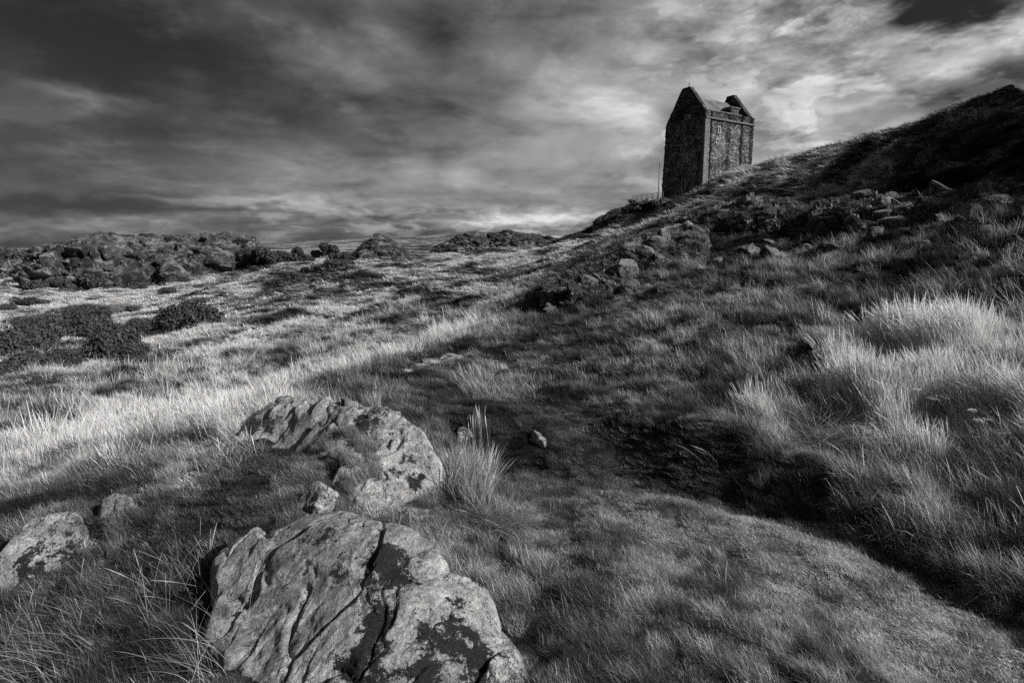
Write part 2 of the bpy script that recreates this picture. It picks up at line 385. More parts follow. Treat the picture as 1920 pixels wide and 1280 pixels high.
# ------------------------------------------------------------------ what grows where (albedo, height, cover, lean)
# px, py in the photo give the spot on the ground; sward tones, with shade painted into the ridge band and path hollow
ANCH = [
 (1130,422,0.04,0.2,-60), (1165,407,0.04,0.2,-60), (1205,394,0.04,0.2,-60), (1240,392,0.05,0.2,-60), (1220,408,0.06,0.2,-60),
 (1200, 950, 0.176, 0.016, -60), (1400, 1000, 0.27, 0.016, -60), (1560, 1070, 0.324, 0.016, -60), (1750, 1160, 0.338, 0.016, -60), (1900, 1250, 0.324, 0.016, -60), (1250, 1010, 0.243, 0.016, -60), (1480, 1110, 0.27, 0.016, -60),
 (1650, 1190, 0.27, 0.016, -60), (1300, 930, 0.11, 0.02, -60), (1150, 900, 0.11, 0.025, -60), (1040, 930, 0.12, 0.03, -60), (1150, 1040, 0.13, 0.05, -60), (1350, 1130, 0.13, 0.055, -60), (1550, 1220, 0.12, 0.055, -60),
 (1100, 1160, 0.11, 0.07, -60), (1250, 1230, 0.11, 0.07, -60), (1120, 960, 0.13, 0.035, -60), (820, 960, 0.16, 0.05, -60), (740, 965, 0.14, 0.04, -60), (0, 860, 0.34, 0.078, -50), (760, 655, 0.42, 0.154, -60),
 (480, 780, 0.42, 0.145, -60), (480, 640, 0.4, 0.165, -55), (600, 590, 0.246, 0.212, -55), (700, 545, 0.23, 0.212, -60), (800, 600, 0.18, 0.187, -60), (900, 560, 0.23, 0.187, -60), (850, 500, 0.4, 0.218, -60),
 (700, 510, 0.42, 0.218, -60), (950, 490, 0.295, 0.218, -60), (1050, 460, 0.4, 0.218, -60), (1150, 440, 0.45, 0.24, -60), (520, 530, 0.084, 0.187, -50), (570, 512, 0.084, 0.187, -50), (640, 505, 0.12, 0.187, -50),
 (430, 560, 0.287, 0.218, -50), (250, 560, 0.6, 0.218, -50), (100, 585, 0.6, 0.218, -50), (450, 545, 0.4, 0.218, -50), (620, 497, 0.5, 0.187, -50), (640, 735, 0.1, 0.124, -60), (760, 690, 0.1, 0.124, -60),  # dark ridge entries hold the knoll edge's shadow in their tone
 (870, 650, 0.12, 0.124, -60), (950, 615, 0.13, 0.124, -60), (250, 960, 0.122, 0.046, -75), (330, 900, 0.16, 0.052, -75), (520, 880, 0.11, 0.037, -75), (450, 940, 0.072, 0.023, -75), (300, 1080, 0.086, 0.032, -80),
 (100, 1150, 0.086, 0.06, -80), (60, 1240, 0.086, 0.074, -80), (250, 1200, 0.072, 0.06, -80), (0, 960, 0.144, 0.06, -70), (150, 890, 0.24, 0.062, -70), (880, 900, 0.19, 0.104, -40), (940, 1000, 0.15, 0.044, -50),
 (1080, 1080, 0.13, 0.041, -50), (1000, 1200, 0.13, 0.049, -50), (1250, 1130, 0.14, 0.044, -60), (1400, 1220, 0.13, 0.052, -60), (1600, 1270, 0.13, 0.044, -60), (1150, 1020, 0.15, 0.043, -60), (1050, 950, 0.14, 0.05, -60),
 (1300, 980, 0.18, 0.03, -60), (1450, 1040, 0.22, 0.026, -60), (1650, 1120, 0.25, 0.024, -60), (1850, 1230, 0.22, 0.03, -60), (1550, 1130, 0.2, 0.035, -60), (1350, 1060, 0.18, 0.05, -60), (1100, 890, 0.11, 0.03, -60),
 (1300, 880, 0.11, 0.03, -60), (1000, 900, 0.1, 0.04, -60), (950, 820, 0.06, 0.04, -60), (850, 760, 0.06, 0.04, -60), (820, 700, 0.072, 0.05, -60), (1000, 755, 0.074, 0.032, -60), (920, 720, 0.15, 0.112, -60),  # path hollow entries: the bank's shadow is put into the tone
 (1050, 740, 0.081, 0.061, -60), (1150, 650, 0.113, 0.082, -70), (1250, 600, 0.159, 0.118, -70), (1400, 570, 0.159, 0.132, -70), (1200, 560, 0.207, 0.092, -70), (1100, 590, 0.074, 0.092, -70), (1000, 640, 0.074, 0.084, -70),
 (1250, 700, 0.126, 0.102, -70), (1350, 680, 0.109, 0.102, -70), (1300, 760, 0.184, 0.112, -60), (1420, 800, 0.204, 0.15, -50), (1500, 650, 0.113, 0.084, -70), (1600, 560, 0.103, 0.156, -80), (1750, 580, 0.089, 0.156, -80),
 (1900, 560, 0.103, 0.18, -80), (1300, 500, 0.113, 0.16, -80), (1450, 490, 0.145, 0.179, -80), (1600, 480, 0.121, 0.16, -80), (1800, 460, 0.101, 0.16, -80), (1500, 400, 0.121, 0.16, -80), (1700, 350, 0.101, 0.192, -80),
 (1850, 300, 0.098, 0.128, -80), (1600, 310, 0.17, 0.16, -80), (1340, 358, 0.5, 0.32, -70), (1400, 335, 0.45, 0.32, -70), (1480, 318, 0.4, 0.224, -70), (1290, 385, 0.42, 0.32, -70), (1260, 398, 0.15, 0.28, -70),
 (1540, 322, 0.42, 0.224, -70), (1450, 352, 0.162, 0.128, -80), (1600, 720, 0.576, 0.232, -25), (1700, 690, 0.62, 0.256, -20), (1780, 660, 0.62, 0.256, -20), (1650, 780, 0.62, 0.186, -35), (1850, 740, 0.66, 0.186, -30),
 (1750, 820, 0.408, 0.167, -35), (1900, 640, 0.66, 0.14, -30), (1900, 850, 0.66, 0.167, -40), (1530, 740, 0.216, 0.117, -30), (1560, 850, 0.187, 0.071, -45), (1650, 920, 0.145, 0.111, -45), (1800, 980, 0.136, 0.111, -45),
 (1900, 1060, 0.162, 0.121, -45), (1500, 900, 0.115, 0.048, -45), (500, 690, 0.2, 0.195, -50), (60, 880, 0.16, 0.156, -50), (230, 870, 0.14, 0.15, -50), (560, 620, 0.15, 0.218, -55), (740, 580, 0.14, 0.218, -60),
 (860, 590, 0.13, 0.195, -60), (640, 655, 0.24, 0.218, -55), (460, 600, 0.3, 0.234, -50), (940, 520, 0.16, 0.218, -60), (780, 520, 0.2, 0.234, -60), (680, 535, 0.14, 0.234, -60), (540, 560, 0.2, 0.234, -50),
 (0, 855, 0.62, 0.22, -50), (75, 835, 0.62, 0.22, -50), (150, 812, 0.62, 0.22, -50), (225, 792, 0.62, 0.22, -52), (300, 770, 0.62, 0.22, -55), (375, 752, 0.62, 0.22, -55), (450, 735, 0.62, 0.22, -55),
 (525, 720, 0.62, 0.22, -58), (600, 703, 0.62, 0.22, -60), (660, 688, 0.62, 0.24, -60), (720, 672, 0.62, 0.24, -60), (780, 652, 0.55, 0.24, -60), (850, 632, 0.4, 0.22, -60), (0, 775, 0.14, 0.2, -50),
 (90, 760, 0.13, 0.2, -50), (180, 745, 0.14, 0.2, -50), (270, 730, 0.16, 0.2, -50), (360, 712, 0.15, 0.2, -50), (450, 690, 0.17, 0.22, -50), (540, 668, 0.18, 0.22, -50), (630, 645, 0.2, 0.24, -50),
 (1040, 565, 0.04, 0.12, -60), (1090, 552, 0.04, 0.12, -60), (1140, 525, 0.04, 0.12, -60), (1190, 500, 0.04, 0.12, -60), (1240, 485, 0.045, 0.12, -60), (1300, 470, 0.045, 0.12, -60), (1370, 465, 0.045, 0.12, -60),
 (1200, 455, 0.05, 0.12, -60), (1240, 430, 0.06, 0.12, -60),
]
def _anch():
    o = []
    for (px, py, al, h, ln) in ANCH:
        p = at(px, py)
        if p is None: continue
        r = math.hypot(p.x, p.y); o.append((math.atan2(p.x, p.y)*2.2, math.log(r), math.log(al), math.log(h), ln))
    return np.array(o)
AN = _anch()
def sward(x, y):
    t = np.arctan2(x, y)*2.2; l = np.log(np.hypot(x, y)+.01)
    o = np.empty((len(t), 3))
    for a in range(0, len(t), 20000):
        d2 = (t[a:a+20000, None]-AN[None, :, 0])**2 + (l[a:a+20000, None]-AN[None, :, 1])**2
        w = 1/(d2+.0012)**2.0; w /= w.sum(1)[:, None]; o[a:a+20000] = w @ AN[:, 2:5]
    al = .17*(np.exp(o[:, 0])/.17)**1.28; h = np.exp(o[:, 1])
    r = np.hypot(x, y)
    # paler and darker stands of grass, drawn out along the wind
    ca, sa = math.cos(R(28)), math.sin(R(28)); u = x*ca + y*sa; v = -x*sa + y*ca
    s1 = np.clip(r*.05, .12, 2.2)
    n = 0; 
    for s, r0, r1 in ((.10, 0, 6), (.3, 1.5, 20), (.9, 6, 60), (2.6, 18, 200), (7, 50, 900), (25, 180, 9000)):
        k = np.clip((r-r0)/(r0*.5+.2), 0, 1)*np.clip((r1-r)/(r1*.5), 0, 1)
        n = n + k*(fbm(P3(u/s*.55, v/s, 5), 3, .6)*1.15)
    tk = 0                                  # tussocks: tall and low spots in the sward itself
    for s, r0, r1 in ((.22, 0, 9), (.6, 4, 30), (1.6, 15, 140)):
        k = np.clip((r-r0)/(r0*.5+.2), 0, 1)*np.clip((r1-r)/(r1*.5), 0, 1); tk = tk + k*fbm(P3(x/s, y/s, 31+s), 2, .6)
    n = n*np.clip((h-.012)/.03, .35, 1)
    al = al*np.exp(np.clip(n*(1.5+np.clip((r-8)/12, 0, 1)*1.6), -2.0, .75))
    hv = 0            # patches of dark heather and moss
    for s, r0, r1 in ((.5, 3, 14), (1.5, 9, 45), (4., 25, 160)):
        k = np.clip((r-r0)/(r0*.5+.2), 0, 1)*np.clip((r1-r)/(r1*.5), 0, 1); hv = np.maximum(hv, k*np.clip((fbm(P3(u/s*.45, v/s, 60+s), 4, .6)-.13)*9, 0, 1))
    al = al*(1-.68*hv*np.clip((h-.02)/.03, 0, 1))
    al = np.clip(al, .02, .66)
    return al, h*np.exp(np.clip(n*.3+tk*1.6, -1.0, .6)), o[:, 2]

# ------------------------------------------------------------------ materials
def principled(name, build, rough=.9, spec=.2):
    m = bpy.data.materials.new(name); m.use_nodes = True; g = NT(m.node_tree)
    b = g.n['Principled BSDF']; b.inputs['Roughness'].default_value = rough; b.inputs['Specular IOR Level'].default_value = spec
    c, h, dist = build(g)
    g.put(b.inputs['Base Color'], c if not isinstance(c, (int, float)) else (c, c, c, 1))
    if h is not None:
        bp = g.new('ShaderNodeBump'); g.l.new(h, bp.inputs['Height']); bp.inputs['Distance'].default_value = dist; bp.inputs['Strength'].default_value = 1
        g.l.new(bp.outputs[0], b.inputs['Normal'])
    return m
def objc(g): return g.new('ShaderNodeTexCoord').outputs['Object']
def geo(g): return g.new('ShaderNodeNewGeometry').outputs['Position']
def attr(g, name, inst=False):
    n = g.new('ShaderNodeAttribute', attribute_name=name)
    if inst: n.attribute_type = 'INSTANCER'
    return n.outputs['Fac']
def b_ground(g):
    p = geo(g); al = attr(g, 'sward'); rr = attr(g, 'range')
    n1 = g.noise(p, 28, 6, .7); n2 = g.noise(p, 2.3, 5, .65); 
    # tussock texture that carries on where single blades are too small to see
    st = g.noise(g.vscale(p, (.6, 1, 1)), .8, 7, .72, .8)
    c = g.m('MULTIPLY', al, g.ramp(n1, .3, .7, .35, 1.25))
    c = g.m('MULTIPLY', c, g.ramp(n2, .3, .7, .7, 1.2))
    c = g.m('MULTIPLY', c, g.ramp(st, .35, .65, .45, 1.35))
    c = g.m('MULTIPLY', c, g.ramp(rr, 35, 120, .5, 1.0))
    c = g.m('MINIMUM', c, .6)
    h = g.m('ADD', g.m('MULTIPLY', n1, .02), g.m('MULTIPLY', g.m('MULTIPLY', st, g.ramp(rr, 10, 60)), .4))
    return c, h, 1.0
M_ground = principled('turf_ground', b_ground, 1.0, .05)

def b_rock(scale=1.0, base=.24, moss=.5, thr=.545, bf=1.0):
    def f(g):
        p = g.vscale(objc(g), (scale, scale, scale))
        wob = g.vadd(p, g.vscale(g.new('ShaderNodeTexNoise').outputs['Color'], (0, 0, 0)))
        grain = g.noise(p, 60, 8, .75); mid = g.noise(p, 7, 8, .68, .4); big = g.noise(p, 1.9, 5, .6, .5)
        c = g.ramp(mid, .34, .66, base*.55, base*1.35)
        c = g.m('MULTIPLY', c, g.ramp(grain, .3, .7, .6, 1.4))
        # pale crusty lichen rosettes
        lv = g.noise(p, 13, 6, .7, 1.0); lm = g.ramp(lv, .56, .62); lm2 = g.ramp(big, .42, .60)
        crust = g.noise(p, 95, 4, .8)
        c = g.mix(g.m('MULTIPLY', g.m('MULTIPLY', lm, lm2), .85), c, g.ramp(crust, .3, .7, .28, .62))
        # black lichen and moss
        dv = g.noise(g.vadd(p, (3.1, 7.7, 1.9)), 3.4, 8, .72, .35)
        dv = g.m('ADD', dv, g.m('MULTIPLY', g.m('SUBTRACT', big, .5), bf)); dm = g.ramp(dv, thr, thr+.035)
        sp = g.ramp(g.noise(g.vadd(p, (9, 1, 4)), 22, 6, .75), .60, .66)
        dm = g.m('MAXIMUM', g.m('MULTIPLY', dm, moss), g.m('MULTIPLY', sp, .7))
        dark = g.ramp(crust, .3, .7, .012, .05)
        c = g.mix(dm, c, dark)
        # fine cracks
        cr_ = g.noise(p, 2.6, 4, .6, 1.6); cm = g.ramp(g.m('ABSOLUTE', g.m('SUBTRACT', cr_, .5)), .0, .012, 1, 0)
        cr2 = g.noise(g.vadd(p, (4, 4, 4)), 5, 5, .6, .8); cm2 = g.ramp(g.m('ABSOLUTE', g.m('SUBTRACT', cr2, .5)), .0, .007, .7, 0)
        cm = g.m('MAXIMUM', cm, cm2)
        c = g.mix(g.m('MULTIPLY', cm, .75), c, .02)
        if bf > 0:                      # turf and moss lodged on whatever faces up
            nz = g.sep(g.new('ShaderNodeNewGeometry').outputs['Normal'])[2]
            up = g.ramp(g.m('ADD', nz, g.m('MULTIPLY', g.m('SUBTRACT', mid, .5), 1.2)), .50, .72)
            c = g.mix(g.m('MULTIPLY', up, .9), c, g.ramp(dv, .35, .65, .22, .05))
        h = g.m('ADD', g.m('MULTIPLY', grain, .010), g.m('MULTIPLY', mid, .06))
        h = g.m('ADD', h, g.m('MULTIPLY', lm, .004)); h = g.m('ADD', h, g.m('MULTIPLY', g.m('MULTIPLY', dm, crust), .012))
        h = g.m('SUBTRACT', h, g.m('MULTIPLY', cm, .02))
        return c, h, 1.0/scale
    return f
M_rock = principled('lichened_rock', b_rock(1.0, .27, 1.0, .545, 0.0), .92, .2)
M_rock2 = principled('lichened_rock_pale', b_rock(1.2, .30, .75, .545, 0.0), .92, .2)
M_rock_far = principled('crag_rock', b_rock(.18, .075, 1.0, .49, .9), .95, .1)
M_rock_dark = principled('dark_outcrop_rock', b_rock(.3, .12, .9, .48, .6), .95, .1)
M_rock_hill = principled('hillside_rock', b_rock(.5, .17, .9, .50, .6), .95, .1)

def grass_mat(name, trans=.35):
    m = bpy.data.materials.new(name); m.use_nodes = True; g = NT(m.node_tree); g.n.clear()
    out = g.new('ShaderNodeOutputMaterial'); d = g.new('ShaderNodeBsdfDiffuse'); t = g.new('ShaderNodeBsdfTranslucent'); ms = g.new('ShaderNodeMixShader')
    a = attr(g, 'tone', True); v = attr(g, 'blade')
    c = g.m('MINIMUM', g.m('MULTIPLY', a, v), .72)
    rgb = g.xyz(c, c, c)
    g.l.new(rgb, d.inputs[0]); g.l.new(rgb, t.inputs[0]); ms.inputs[0].default_value = trans
    g.l.new(d.outputs[0], ms.inputs[1]); g.l.new(t.outputs[0], ms.inputs[2]); g.l.new(ms.outputs[0], out.inputs[0])
    return m
M_grass = grass_mat('grass_blades')
def b_leaf(lo, hi):
    def f(g):
        v = attr(g, 'blade'); return g.m('MULTIPLY', g.ramp(v, 0, 1, lo, hi, False), 1.0), None, 1
    return f
M_gorse = principled('gorse_foliage', b_leaf(.02, .075), .8, .2)
M_stem = principled('woody_stem', lambda g: (g.ramp(g.noise(objc(g), 20, 5), .3, .7, .04, .12), None, 1))

# ------------------------------------------------------------------ ground sheet
def build_ground():
    nt, nl = GX.shape
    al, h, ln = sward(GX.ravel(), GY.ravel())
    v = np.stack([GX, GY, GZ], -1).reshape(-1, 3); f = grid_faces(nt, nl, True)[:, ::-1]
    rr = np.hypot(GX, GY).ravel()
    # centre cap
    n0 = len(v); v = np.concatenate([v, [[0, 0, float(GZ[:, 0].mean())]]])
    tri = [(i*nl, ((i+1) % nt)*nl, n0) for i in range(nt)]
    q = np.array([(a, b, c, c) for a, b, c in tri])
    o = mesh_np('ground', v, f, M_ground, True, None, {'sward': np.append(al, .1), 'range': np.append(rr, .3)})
    o['kind'] = 'structure'
    return o
build_ground()

# ------------------------------------------------------------------ grass
def blade_mesh(name, n, h0, h1, w, spread, lean, bend, heads=0.0, segs=4, seed=0, flat=False):
    rg = np.random.default_rng(seed); V = []; F = []; B = []
    for k in range(n):
        h = rg.uniform(h0, h1); a = rg.uniform(0, 2*math.pi); rad = spread*math.sqrt(rg.random())
        bx, by = rad*math.cos(a), rad*math.sin(a)
        la = rg.normal(0, .55) if rg.random() < .8 else rg.uniform(-3.1, 3.1)
        dx, dy = math.cos(la), math.sin(la)
        l0 = max(0, lean + rg.normal(0, .18)); bd = bend*rg.uniform(.5, 1.5)
        ww = w*rg.uniform(.6, 1.3); fa = rg.uniform(0, math.pi); wx, wy = math.cos(fa), math.sin(fa)
        head = rg.random() < heads; tone = math.exp(rg.normal(-.08, .38))*(1.15 if head else 1)
        ang = l0; px_, pz = 0.0, 0.0; st = h/segs; i0 = len(V)
        for s in range(segs+1):
            tt = s/segs
            wd = ww*(1-tt)**.7 if not head else ww*(.45 if tt < .7 else (1.6 if tt < .95 else .3))
            if s == segs and not head:
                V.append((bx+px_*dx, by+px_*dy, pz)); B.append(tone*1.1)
            else:
                for sg in (-1, 1):
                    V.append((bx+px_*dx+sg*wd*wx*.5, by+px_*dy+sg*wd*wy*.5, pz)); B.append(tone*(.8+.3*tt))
            px_ += st*math.sin(ang); pz += st*math.cos(ang); ang = min(ang+bd/segs, 2.0)
        for s in range(segs):
            b0 = i0+2*s
            if s == segs-1 and not head: F.append((b0, b0+1, b0+2))
            else: F.append((b0, b0+1, b0+3, b0+2))
    me = bpy.data.meshes.new(name); me.from_pydata(V, [], F); me.polygons.foreach_set('use_smooth', [True]*len(F))
    a = me.attributes.new('blade', 'FLOAT', 'POINT'); a.data.foreach_set('value', B); me.materials.append(M_grass)
    return me
def make_tufts(cname, specs):
    c = bpy.data.collections.new(cname)
    for i, sp in enumerate(specs):
        o = bpy.data.objects.new('%s_%02d' % (cname, i), blade_mesh(cname, seed=100+i, **sp)); c.objects.link(o)
    return c
# lengths are for a sward 1 m high; each placed tuft is scaled to its real height
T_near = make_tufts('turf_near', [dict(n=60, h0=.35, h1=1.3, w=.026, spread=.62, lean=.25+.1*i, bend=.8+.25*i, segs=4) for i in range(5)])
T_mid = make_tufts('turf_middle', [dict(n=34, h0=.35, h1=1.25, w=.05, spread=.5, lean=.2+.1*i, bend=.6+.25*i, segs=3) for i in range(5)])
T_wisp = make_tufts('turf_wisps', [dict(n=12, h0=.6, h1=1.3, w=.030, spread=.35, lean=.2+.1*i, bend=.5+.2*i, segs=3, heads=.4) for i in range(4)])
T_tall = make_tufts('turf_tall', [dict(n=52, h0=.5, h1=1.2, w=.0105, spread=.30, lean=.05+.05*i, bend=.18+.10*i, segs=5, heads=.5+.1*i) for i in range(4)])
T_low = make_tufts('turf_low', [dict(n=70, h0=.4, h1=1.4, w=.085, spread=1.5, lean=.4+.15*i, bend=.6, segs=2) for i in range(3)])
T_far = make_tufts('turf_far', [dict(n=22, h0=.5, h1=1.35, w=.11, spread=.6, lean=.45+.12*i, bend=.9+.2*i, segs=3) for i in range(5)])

def gn_tree(name, coll):
    ng = bpy.data.node_groups.new(name, 'GeometryNodeTree')
    ng.interface.new_socket('Geometry', in_out='INPUT', socket_type='NodeSocketGeometry'); ng.interface.new_socket('Geometry', in_out='OUTPUT', socket_type='NodeSocketGeometry')
    N, L = ng.nodes, ng.links
    i = N.new('NodeGroupInput'); o = N.new('NodeGroupOutput'); ip = N.new('GeometryNodeInstanceOnPoints'); ci = N.new('GeometryNodeCollectionInfo')
    ci.inputs['Collection'].default_value = coll; ci.inputs['Separate Children'].default_value = True; ci.inputs['Reset Children'].default_value = True
    def na(t, nm):
        n = N.new('GeometryNodeInputNamedAttribute'); n.data_type = t; n.inputs['Name'].default_value = nm; return n.outputs['Attribute']
    L.new(i.outputs[0], ip.inputs['Points']); L.new(ci.outputs[0], ip.inputs['Instance']); ip.inputs['Pick Instance'].default_value = True
    L.new(na('INT', 'pick'), ip.inputs['Instance Index']); L.new(na('FLOAT_VECTOR', 'turn'), ip.inputs['Rotation']); L.new(na('FLOAT_VECTOR', 'size'), ip.inputs['Scale'])
    L.new(ip.outputs[0], o.inputs[0])
    return ng
def scatter(name, coll, x, y, size_h, size_w, tone, lean_az, label, jit=.5, z=None):
    n = len(x); z = (ground_z(x, y) if z is None else z) - .01*np.clip(size_h, 0, .5)
    me = bpy.data.meshes.new(name); me.vertices.add(n); me.vertices.foreach_set('co', np.stack([x, y, z], 1).astype(np.float32).ravel())
    a = me.attributes.new('pick', 'INT', 'POINT'); a.data.foreach_set('value', RNG.integers(0, len(coll.objects), n).astype(np.int32))
    # lean azimuth: clockwise from view; the tuft's own lean is along +X
    rz = math.pi/2 - np.radians(lean_az) + RNG.normal(0, jit, n)
    rot = np.stack([RNG.normal(0, .10, n), RNG.normal(0, .10, n), rz], 1)
    a = me.attributes.new('turn', 'FLOAT_VECTOR', 'POINT'); a.data.foreach_set('vector', rot.astype(np.float32).ravel())
    a = me.attributes.new('size', 'FLOAT_VECTOR', 'POINT'); a.data.foreach_set('vector', np.stack([size_w, size_w, size_h], 1).astype(np.float32).ravel())
    a = me.attributes.new('tone', 'FLOAT', 'POINT'); a.data.foreach_set('value', tone.astype(np.float32))
    o = bpy.data.objects.new(name, me); col.objects.link(o)
    md = o.modifiers.new('scatter', 'NODES'); md.node_group = gn_tree(name+'_nodes', coll)
    tag(o, label, 'grass', None, 'stuff'); print(name, n)
    return o
KEEP_OUT = []      # (polygon xy, coverage) of bare rock
def inside(poly, x, y):
    c = np.zeros(len(x), bool); n = len(poly)
    for i in range(n):
        x1, y1 = poly[i]; x2, y2 = poly[(i+1) % n]
        k = ((y1 > y) != (y2 > y)); c ^= k & (x < (x2-x1)*(y-y1)/((y2-y1) or 1e-9)+x1)
    return c
def candidates(n, r0, r1, t0=-48, t1=62, power=0.0):
    n = int(n*1.2)
    """points spread over ground area between two ranges; power 0: even in area, 1: even in log range"""
    u = RNG.random(n)
    if power == 0: r = np.sqrt(r0*r0 + u*(r1*r1-r0*r0))
    elif power == .5: r = r0 + u*(r1-r0)
    else: r = np.exp(np.log(r0)+u*np.log(r1/r0))
    t = np.radians(RNG.uniform(t0, t1, n)); return r*np.sin(t), r*np.cos(t), r
def visible(x, y, h=.4, slack=.004):
    """drop what stands behind a rise as seen from the standing place, with a generous margin"""
    r = np.hypot(x, y); t = np.arctan2(x, y); e = (ground_z(x, y)+h-EYE)/r
    hor = np.full_like(GZ, -9.); ee = (GZ-EYE)/np.exp(_l); hor = np.maximum.accumulate(ee, axis=1)
    i = np.clip(np.searchsorted(TH, t), 0, len(TH)-1); j = np.clip(np.searchsorted(LR, np.log(r)+0)-3, 0, len(LR)-1)
    return e > hor[i, j] - slack - .25/r

# ------------------------------------------------------------------ rocks
def lump(seed, cuts=9, sub=5, amp=.06):
    """unit rock: a ball cut by flat planes, roughened"""
    import bmesh
    bm = bmesh.new(); bmesh.ops.create_icosphere(bm, subdivisions=sub, radius=1.0)
    v = np.array([q.co[:] for q in bm.verts]); f = np.array([[q.index for q in p.verts] for p in bm.faces]); bm.free()
    rg = np.random.default_rng(seed); n = rg.normal(size=(cuts, 3)); n /= np.linalg.norm(n, axis=1)[:, None]; d = rg.uniform(.42, .78, cuts)
    k = (v @ n.T); sc = np.where(k > 1e-3, d/np.maximum(k, 1e-3), 9).min(1); sc = np.minimum(sc, 1)
    v = v*sc[:, None]
    nn = v/np.linalg.norm(v, axis=1)[:, None]
    v = v + nn*(fbm(v*2.2+seed, 6, .55)*amp*1.6 + fbm(v*1.3+seed, 4, .5, True)*amp)[:, None]
    return v, f
def seg_sd(poly, x, y):
    """signed distance to a closed outline, positive inside"""
    d = np.full(len(x), 1e9); n = len(poly)
    for i in range(n):
        ax, ay = poly[i]; bx, by = poly[(i+1) % n]; ex, ey = bx-ax, by-ay
        t = np.clip(((x-ax)*ex+(y-ay)*ey)/(ex*ex+ey*ey+1e-12), 0, 1); d = np.minimum(d, np.hypot(x-ax-t*ex, y-ay-t*ey))
    return np.where(inside(poly, x, y), d, -d)
def plan(px, py, z):
    x, y, zz = px_dir(px, py); t = (z-EYE)/zz; return float(x*t), float(y*t)
def slab_rock(name, outline, ztop, res, label, cat='boulder', edge=.2, tilt=(0, 0), cell=.35, step=.07, rough=.03, mat=None, moss=(), lich=(), seed=0, ang=35, z0=None, cover=True, group=None):
    if 'cracked' in label: outline = [(q[0]-(12 if q[0] < 560 else -10 if q[0] > 800 else 0), q[1], q[2]) for q in outline]
    elif 'broad' in label: outline = [(q[0]-(26 if q[0] < 520 else -8 if q[0] > 760 else 0), q[1], q[2]) for q in outline]
    poly = [plan(*q) for q in outline]; P = np.array(poly)
    if cover: KEEP_OUT.append(poly)
    x0, y0 = P.min(0)-.06; x1, y1 = P.max(0)+.06; cx, cy = P.mean(0)
    nx, ny = int((x1-x0)/res), int((y1-y0)/res)
    X, Y = np.meshgrid(np.linspace(x0, x1, nx), np.linspace(y0, y1, ny), indexing='ij'); x = X.ravel(); y = Y.ravel()
    wx = fbm(P3(x*5, y*5, seed), 3)*.035; wy = fbm(P3(x*5, y*5, seed+9), 3)*.035
    s = seg_sd(poly, x+wx, y+wy)
    ca, sa = math.cos(R(ang)), math.sin(R(ang)); u = (x*ca+y*sa); v = (-x*sa+y*ca)
    q = P3(u/cell*.60+fbm(P3(x*3, y*3, seed), 2)*.35, v/cell+fbm(P3(x*3, y*3, seed+4), 2)*.35, seed*1.7)
    gap, idv, fc = facets(q, seed); g2, v2, fc2 = facets(q*3.1+5, seed+2)
    Q = np.array([(*plan(*o), o[2]) for o in outline]); Q2 = []
    for k in range(len(Q)):
        for t in (0, .33, .67): Q2.append(Q[k]*(1-t)+Q[(k+1) % len(Q)]*t)
    Q = np.array(Q2); w = 1/(((x[:, None]-Q[None, :, 0])**2+(y[:, None]-Q[None, :, 1])**2)+.003)**1.6; rim = (w*Q[None, :, 2]).sum(1)/w.sum(1)
    dome = ztop*(1-(1-np.clip(s/edge, 0, 1))**2)
    prof = 1-(1-np.clip(s/.06, 0, 1))**2.2; inn = np.clip(s/.10, 0, 1)
    crack = -np.exp(-(gap/.05)**2)*step*.9 - np.exp(-(g2/.04)**2)*step*.16
    top = rim + dome + (idv*step*1.1 + fc*step*1.9 + v2*step*.25 + fc2*step*.55)*(.3+.7*inn) + pnoise(P3(x*1.6, y*1.6, seed))*.04*inn
    gz = ground_z(x, y)
    zb = np.minimum(gz, rim) - .15
    z = zb + (top-zb)*prof + crack*prof + (fbm(P3(x*7, y*7, seed), 6, .52)*rough*.7 + fbm(P3(x*3.2, y*3.2, seed+3), 4, .5, True)*rough*.7)*inn
    zz = z.reshape(nx, ny)
    # a little sideways displacement makes ledges overhang
    f = grid_faces(nx, ny); sv = s.reshape(nx, ny).ravel()
    keep = (sv[f] > -.012).any(1); f = f[keep]
    used = np.unique(f); remap = -np.ones(len(x), int); remap[used] = np.arange(len(used)); f = remap[f]
    z = np.where(s < 0, zb-.25, z)
    ox = fbm(P3(x*9, y*9, z*9), 4)*.03*(1-prof*.5); oy = fbm(P3(x*9+5, y*9, z*9), 4)*.03*(1-prof*.5)
    V = np.stack([x+ox-cx, y+oy-cy, z], 1)[used]
    mo = np.zeros(len(used)); li = np.zeros(len(used)); W = V+(cx, cy, 0); sx, sy = to_px(W[:, 0], W[:, 1], W[:, 2]); dd = np.linalg.norm(W-(0, 0, EYE), axis=1)
    for arr, lst in ((mo, moss), (li, lich)):
        for (px, py, rpx, k) in lst:          # patches sit at real spots on the stone
            d2 = (sx-px)**2+(sy-py)**2; c_ = np.where(d2 < max(144, d2.min()*1.5))[0]; b = c_[dd[c_].argmin()]; rad = rpx/FPX*dd[b]*1.3
            arr[:] = np.maximum(arr, np.exp(-((W-W[b])**2).sum(1)/rad**2)*k)
    o = mesh_np(name, V, f, mat or M_boulder, True, None, {'moss': mo, 'lichen': li})
    o.location = (cx, cy, 0)
    return tag(o, label, cat, group)

